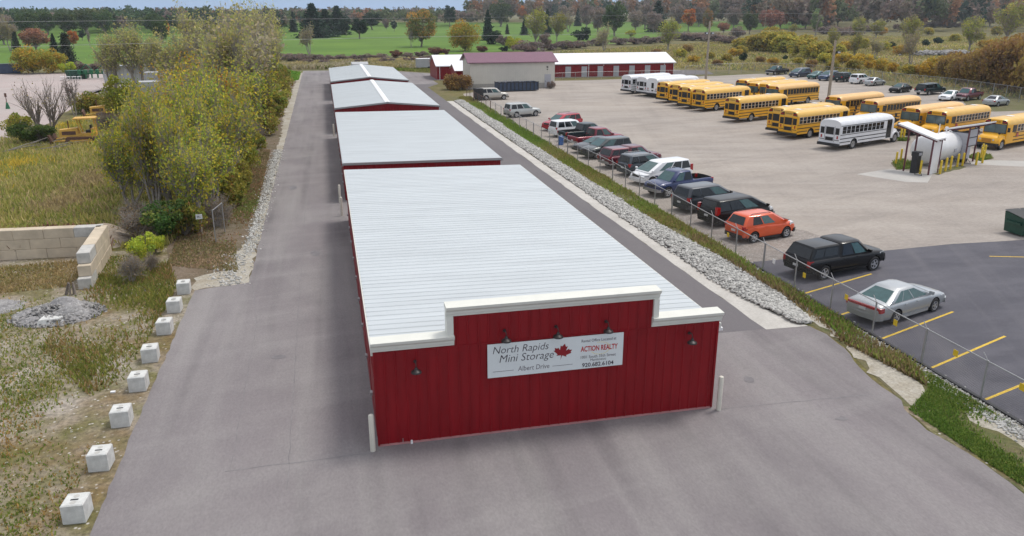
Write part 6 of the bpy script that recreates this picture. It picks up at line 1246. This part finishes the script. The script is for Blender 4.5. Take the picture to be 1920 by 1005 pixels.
grass('island_grass', [(57.3, 59.5), (59.3, 60.4), (60.2, 61.5), (59.4, 62.4), (57.5, 61.2)], 1500, .22, .05, [(.1, .15, .03), (.13, .15, .04)], 'green grass round the right bollards of the fuel island')

# stones
def stones(name, P, s, mat, label, z=0):
    ico = bpy.data.meshes.new('i'); bm = bmesh.new(); bmesh.ops.create_icosphere(bm, subdivisions=1, radius=1); v0 = np.array([v.co[:] for v in bm.verts]); f0 = np.array([[v.index for v in f.verts] for f in bm.faces]); bm.free()
    n = len(P); k = len(v0); D = v0[None] * RG.uniform(.65, 1.3, (n, k, 1)) * (RG.uniform(.6, 1.3, (n, 1, 3)) * [1, 1, .75]) * (np.asarray(s) * RG.uniform(.5, 1.5, n))[:, None, None]
    a = RG.uniform(0, 6.28, n); c, q = np.cos(a)[:, None], np.sin(a)[:, None]; X = D[..., 0] * c - D[..., 1] * q; Y = D[..., 0] * q + D[..., 1] * c; V = np.stack([X + P[:, 0:1], Y + P[:, 1:2], D[..., 2] + P[:, 2:3]], 2).reshape(-1, 3)
    F = (f0[None] + (np.arange(n) * k)[:, None, None]).reshape(-1, 3); g_ = RG.uniform(.55, 1.3, (n, 1)) * np.array([[1, .985, .95]]); T = np.repeat(g_, len(f0), 0)
    return tag(link(name, np_mesh(name, V, F, mat, tint=T)), label, 'stones', None, 'stuff')
m, t, b = newmat('riprap'); at = nd(t, 'ShaderNodeAttribute'); at.attribute_name = 'tint'; t.links.new(mixc(t, 1.0, (.44, .44, .43), at.outputs['Color'], 'MULTIPLY'), b.inputs['Base Color']); b.inputs['Roughness'].default_value = .9; M['riprap'] = m
m, t, b = newmat('rubble'); at = nd(t, 'ShaderNodeAttribute'); at.attribute_name = 'tint'; t.links.new(mixc(t, 1.0, (.27, .265, .265), at.outputs['Color'], 'MULTIPLY'), b.inputs['Base Color']); b.inputs['Roughness'].default_value = .9; M['rubble'] = m
n = 24000; yy = 28.4 + (118 - 28.4) * RG.random(n) ** 1.25; fr_ = (yy - 28.4) / 6; lo = np.interp(yy, [28.4, 32, 34], [19.45, 18.65, 18.45]) ; hi = np.interp(yy, [28.4, 29.5, 32, 38, 44, 50, 120], [20.0, 20.35, 20.7, 20.75, 20.25, 20.15, 20.1]); xx = lo + (hi - lo) * RG.random(n)
P = np.stack([xx + RG.normal(0, .06, n), yy, .03 + .10 * np.sin((xx - 18.4) / 1.8 * 3.1).clip(0, 1) + RG.uniform(0, .04, n)], 1)
stones('riprap_stones', P, .072, M['riprap'], 'pale grey riprap stones along the strip beside the lane')
sheet('riprap_bed', [(19.5, 28.5), (20.0, 28.5), (20.7, 32), (20.7, 38), (20.2, 45), (20.1, 118), (18.35, 118), (18.5, 36), (18.75, 32)], GM['shade'], 5 * Z + .001, .08, .6)
n = 5200; yy = RG.uniform(14, 37, n); P = np.stack([21.3 + RG.normal(0, .22, n), yy, np.full(n, .03)], 1); stones('verge_stones', P, .05, M['riprap'], 'small pale stones along the base of the fence')
n = 2600; yy = RG.uniform(39.4, 80, n); P = np.stack([-4.95 + RG.normal(0, .25, n) - (yy < 45) * RG.uniform(0, 1.2, n), yy, np.full(n, .02)], 1); stones('edge_stones', P, .06, M['riprap'], 'scattered limestone pieces along the left edge of the drive')
def pile(x, y, rx, ry, h, mat, name, label, cat='heap', rot=0):
    n = 34; V = []; 
    for i in range(n):
        for j in range(n):
            u, v = i / (n - 1) * 2 - 1, j / (n - 1) * 2 - 1; r_ = math.hypot(u, v); z = h * max(0, 1 - r_) ** .8 * (1 + .35 * math.sin(5 * u + 2 * v) + .25 * math.sin(9 * v - 3 * u)) + random.uniform(-.02, .05) * (r_ < 1)
            X, Y = u * rx, v * ry; V.append((X * math.cos(rot) - Y * math.sin(rot), X * math.sin(rot) + Y * math.cos(rot), z - .02))
    F = [(i * n + j, (i + 1) * n + j, (i + 1) * n + j + 1, i * n + j + 1) for i in range(n - 1) for j in range(n - 1)]
    me = bpy.data.meshes.new(name); me.from_pydata(V, [], F); me.materials.append(mat); tag(link(name, me, None, (x, y, 0)), label, cat)
pile(-12.5, 37.0, 1.9, 1.5, .62, GM['pile'], 'stone_pile', 'heap of grey crushed stone in the weedy yard')
pile(-16.6, 38.6, 2.3, 1.3, .35, GM['pile'], 'stone_pile', 'low flat heap of grey stone at the left edge')
pile(-13.9, 49.5, 2.8, 2.0, .8, GM['dirt'], 'dirt_mound', 'tan dirt mound behind the block wall')
n = 900; a = RG.uniform(0, 6.28, n); r_ = np.sqrt(RG.random(n)); P = np.stack([-12.5 + 2.0 * r_ * np.cos(a), 37.0 + 1.6 * r_ * np.sin(a), .55 * (1 - r_) ** .8], 1); stones('loose_stones', P, .06, M['rubble'], 'loose grey stones spilled over the crushed stone heap')
st2 = MB(); st2.loft([[(0, 0, 0), (1.1, .2, 0), (1.0, .8, 0), (.1, .7, 0)], [(.1, .1, .25), (1.0, .3, .22), (.9, .7, .26), (.2, .6, .3)]]); tag(st2.build('flat_boulder', M['concw'], None, None, (-13.0, 35.6, .02)), 'flat pale boulder at the near foot of the grey stone heap', 'boulder')
n = 500; x0, y0 = G(1775, 104); P = np.stack([x0 + RG.normal(0, 5, n), y0 + RG.normal(0, 2, n), RG.uniform(0, 1.2, n)], 1); stones('debris_heap', P, .5, M['rubble'], 'pale concrete debris heaped beside the dirt track')
g = MB()
for k in range(5): g.tube((random.uniform(-.3, .3) + k * .1, random.uniform(-.2, .2), 0), (random.uniform(-.2, .2) + k * .12, random.uniform(-.1, .2), .6), .05, .04, 6)
tag(g.build('old_posts', M['bark'], None, None, (-12.9, 39.7, 0)), 'dark weathered stakes at the near end of the block wall', 'stakes')

# ---------------------------------------------------------------- air
hz = MB(); hz.box(-BIG - 50, BIG + 50, -120, BIG + 50, -1, 34)
hm = bpy.data.materials.new('haze'); hm.use_nodes = True; ht = hm.node_tree; ht.nodes.clear(); pv = ht.nodes.new('ShaderNodeVolumePrincipled'); om = ht.nodes.new('ShaderNodeOutputMaterial'); ht.links.new(pv.outputs[0], om.inputs['Volume'])
pv.inputs['Color'].default_value = (.84, .93, 1, 1); pv.inputs['Density'].default_value = .00016; pv.inputs['Anisotropy'].default_value = .2
tag(hz.build('haze', hm), kind='stuff')
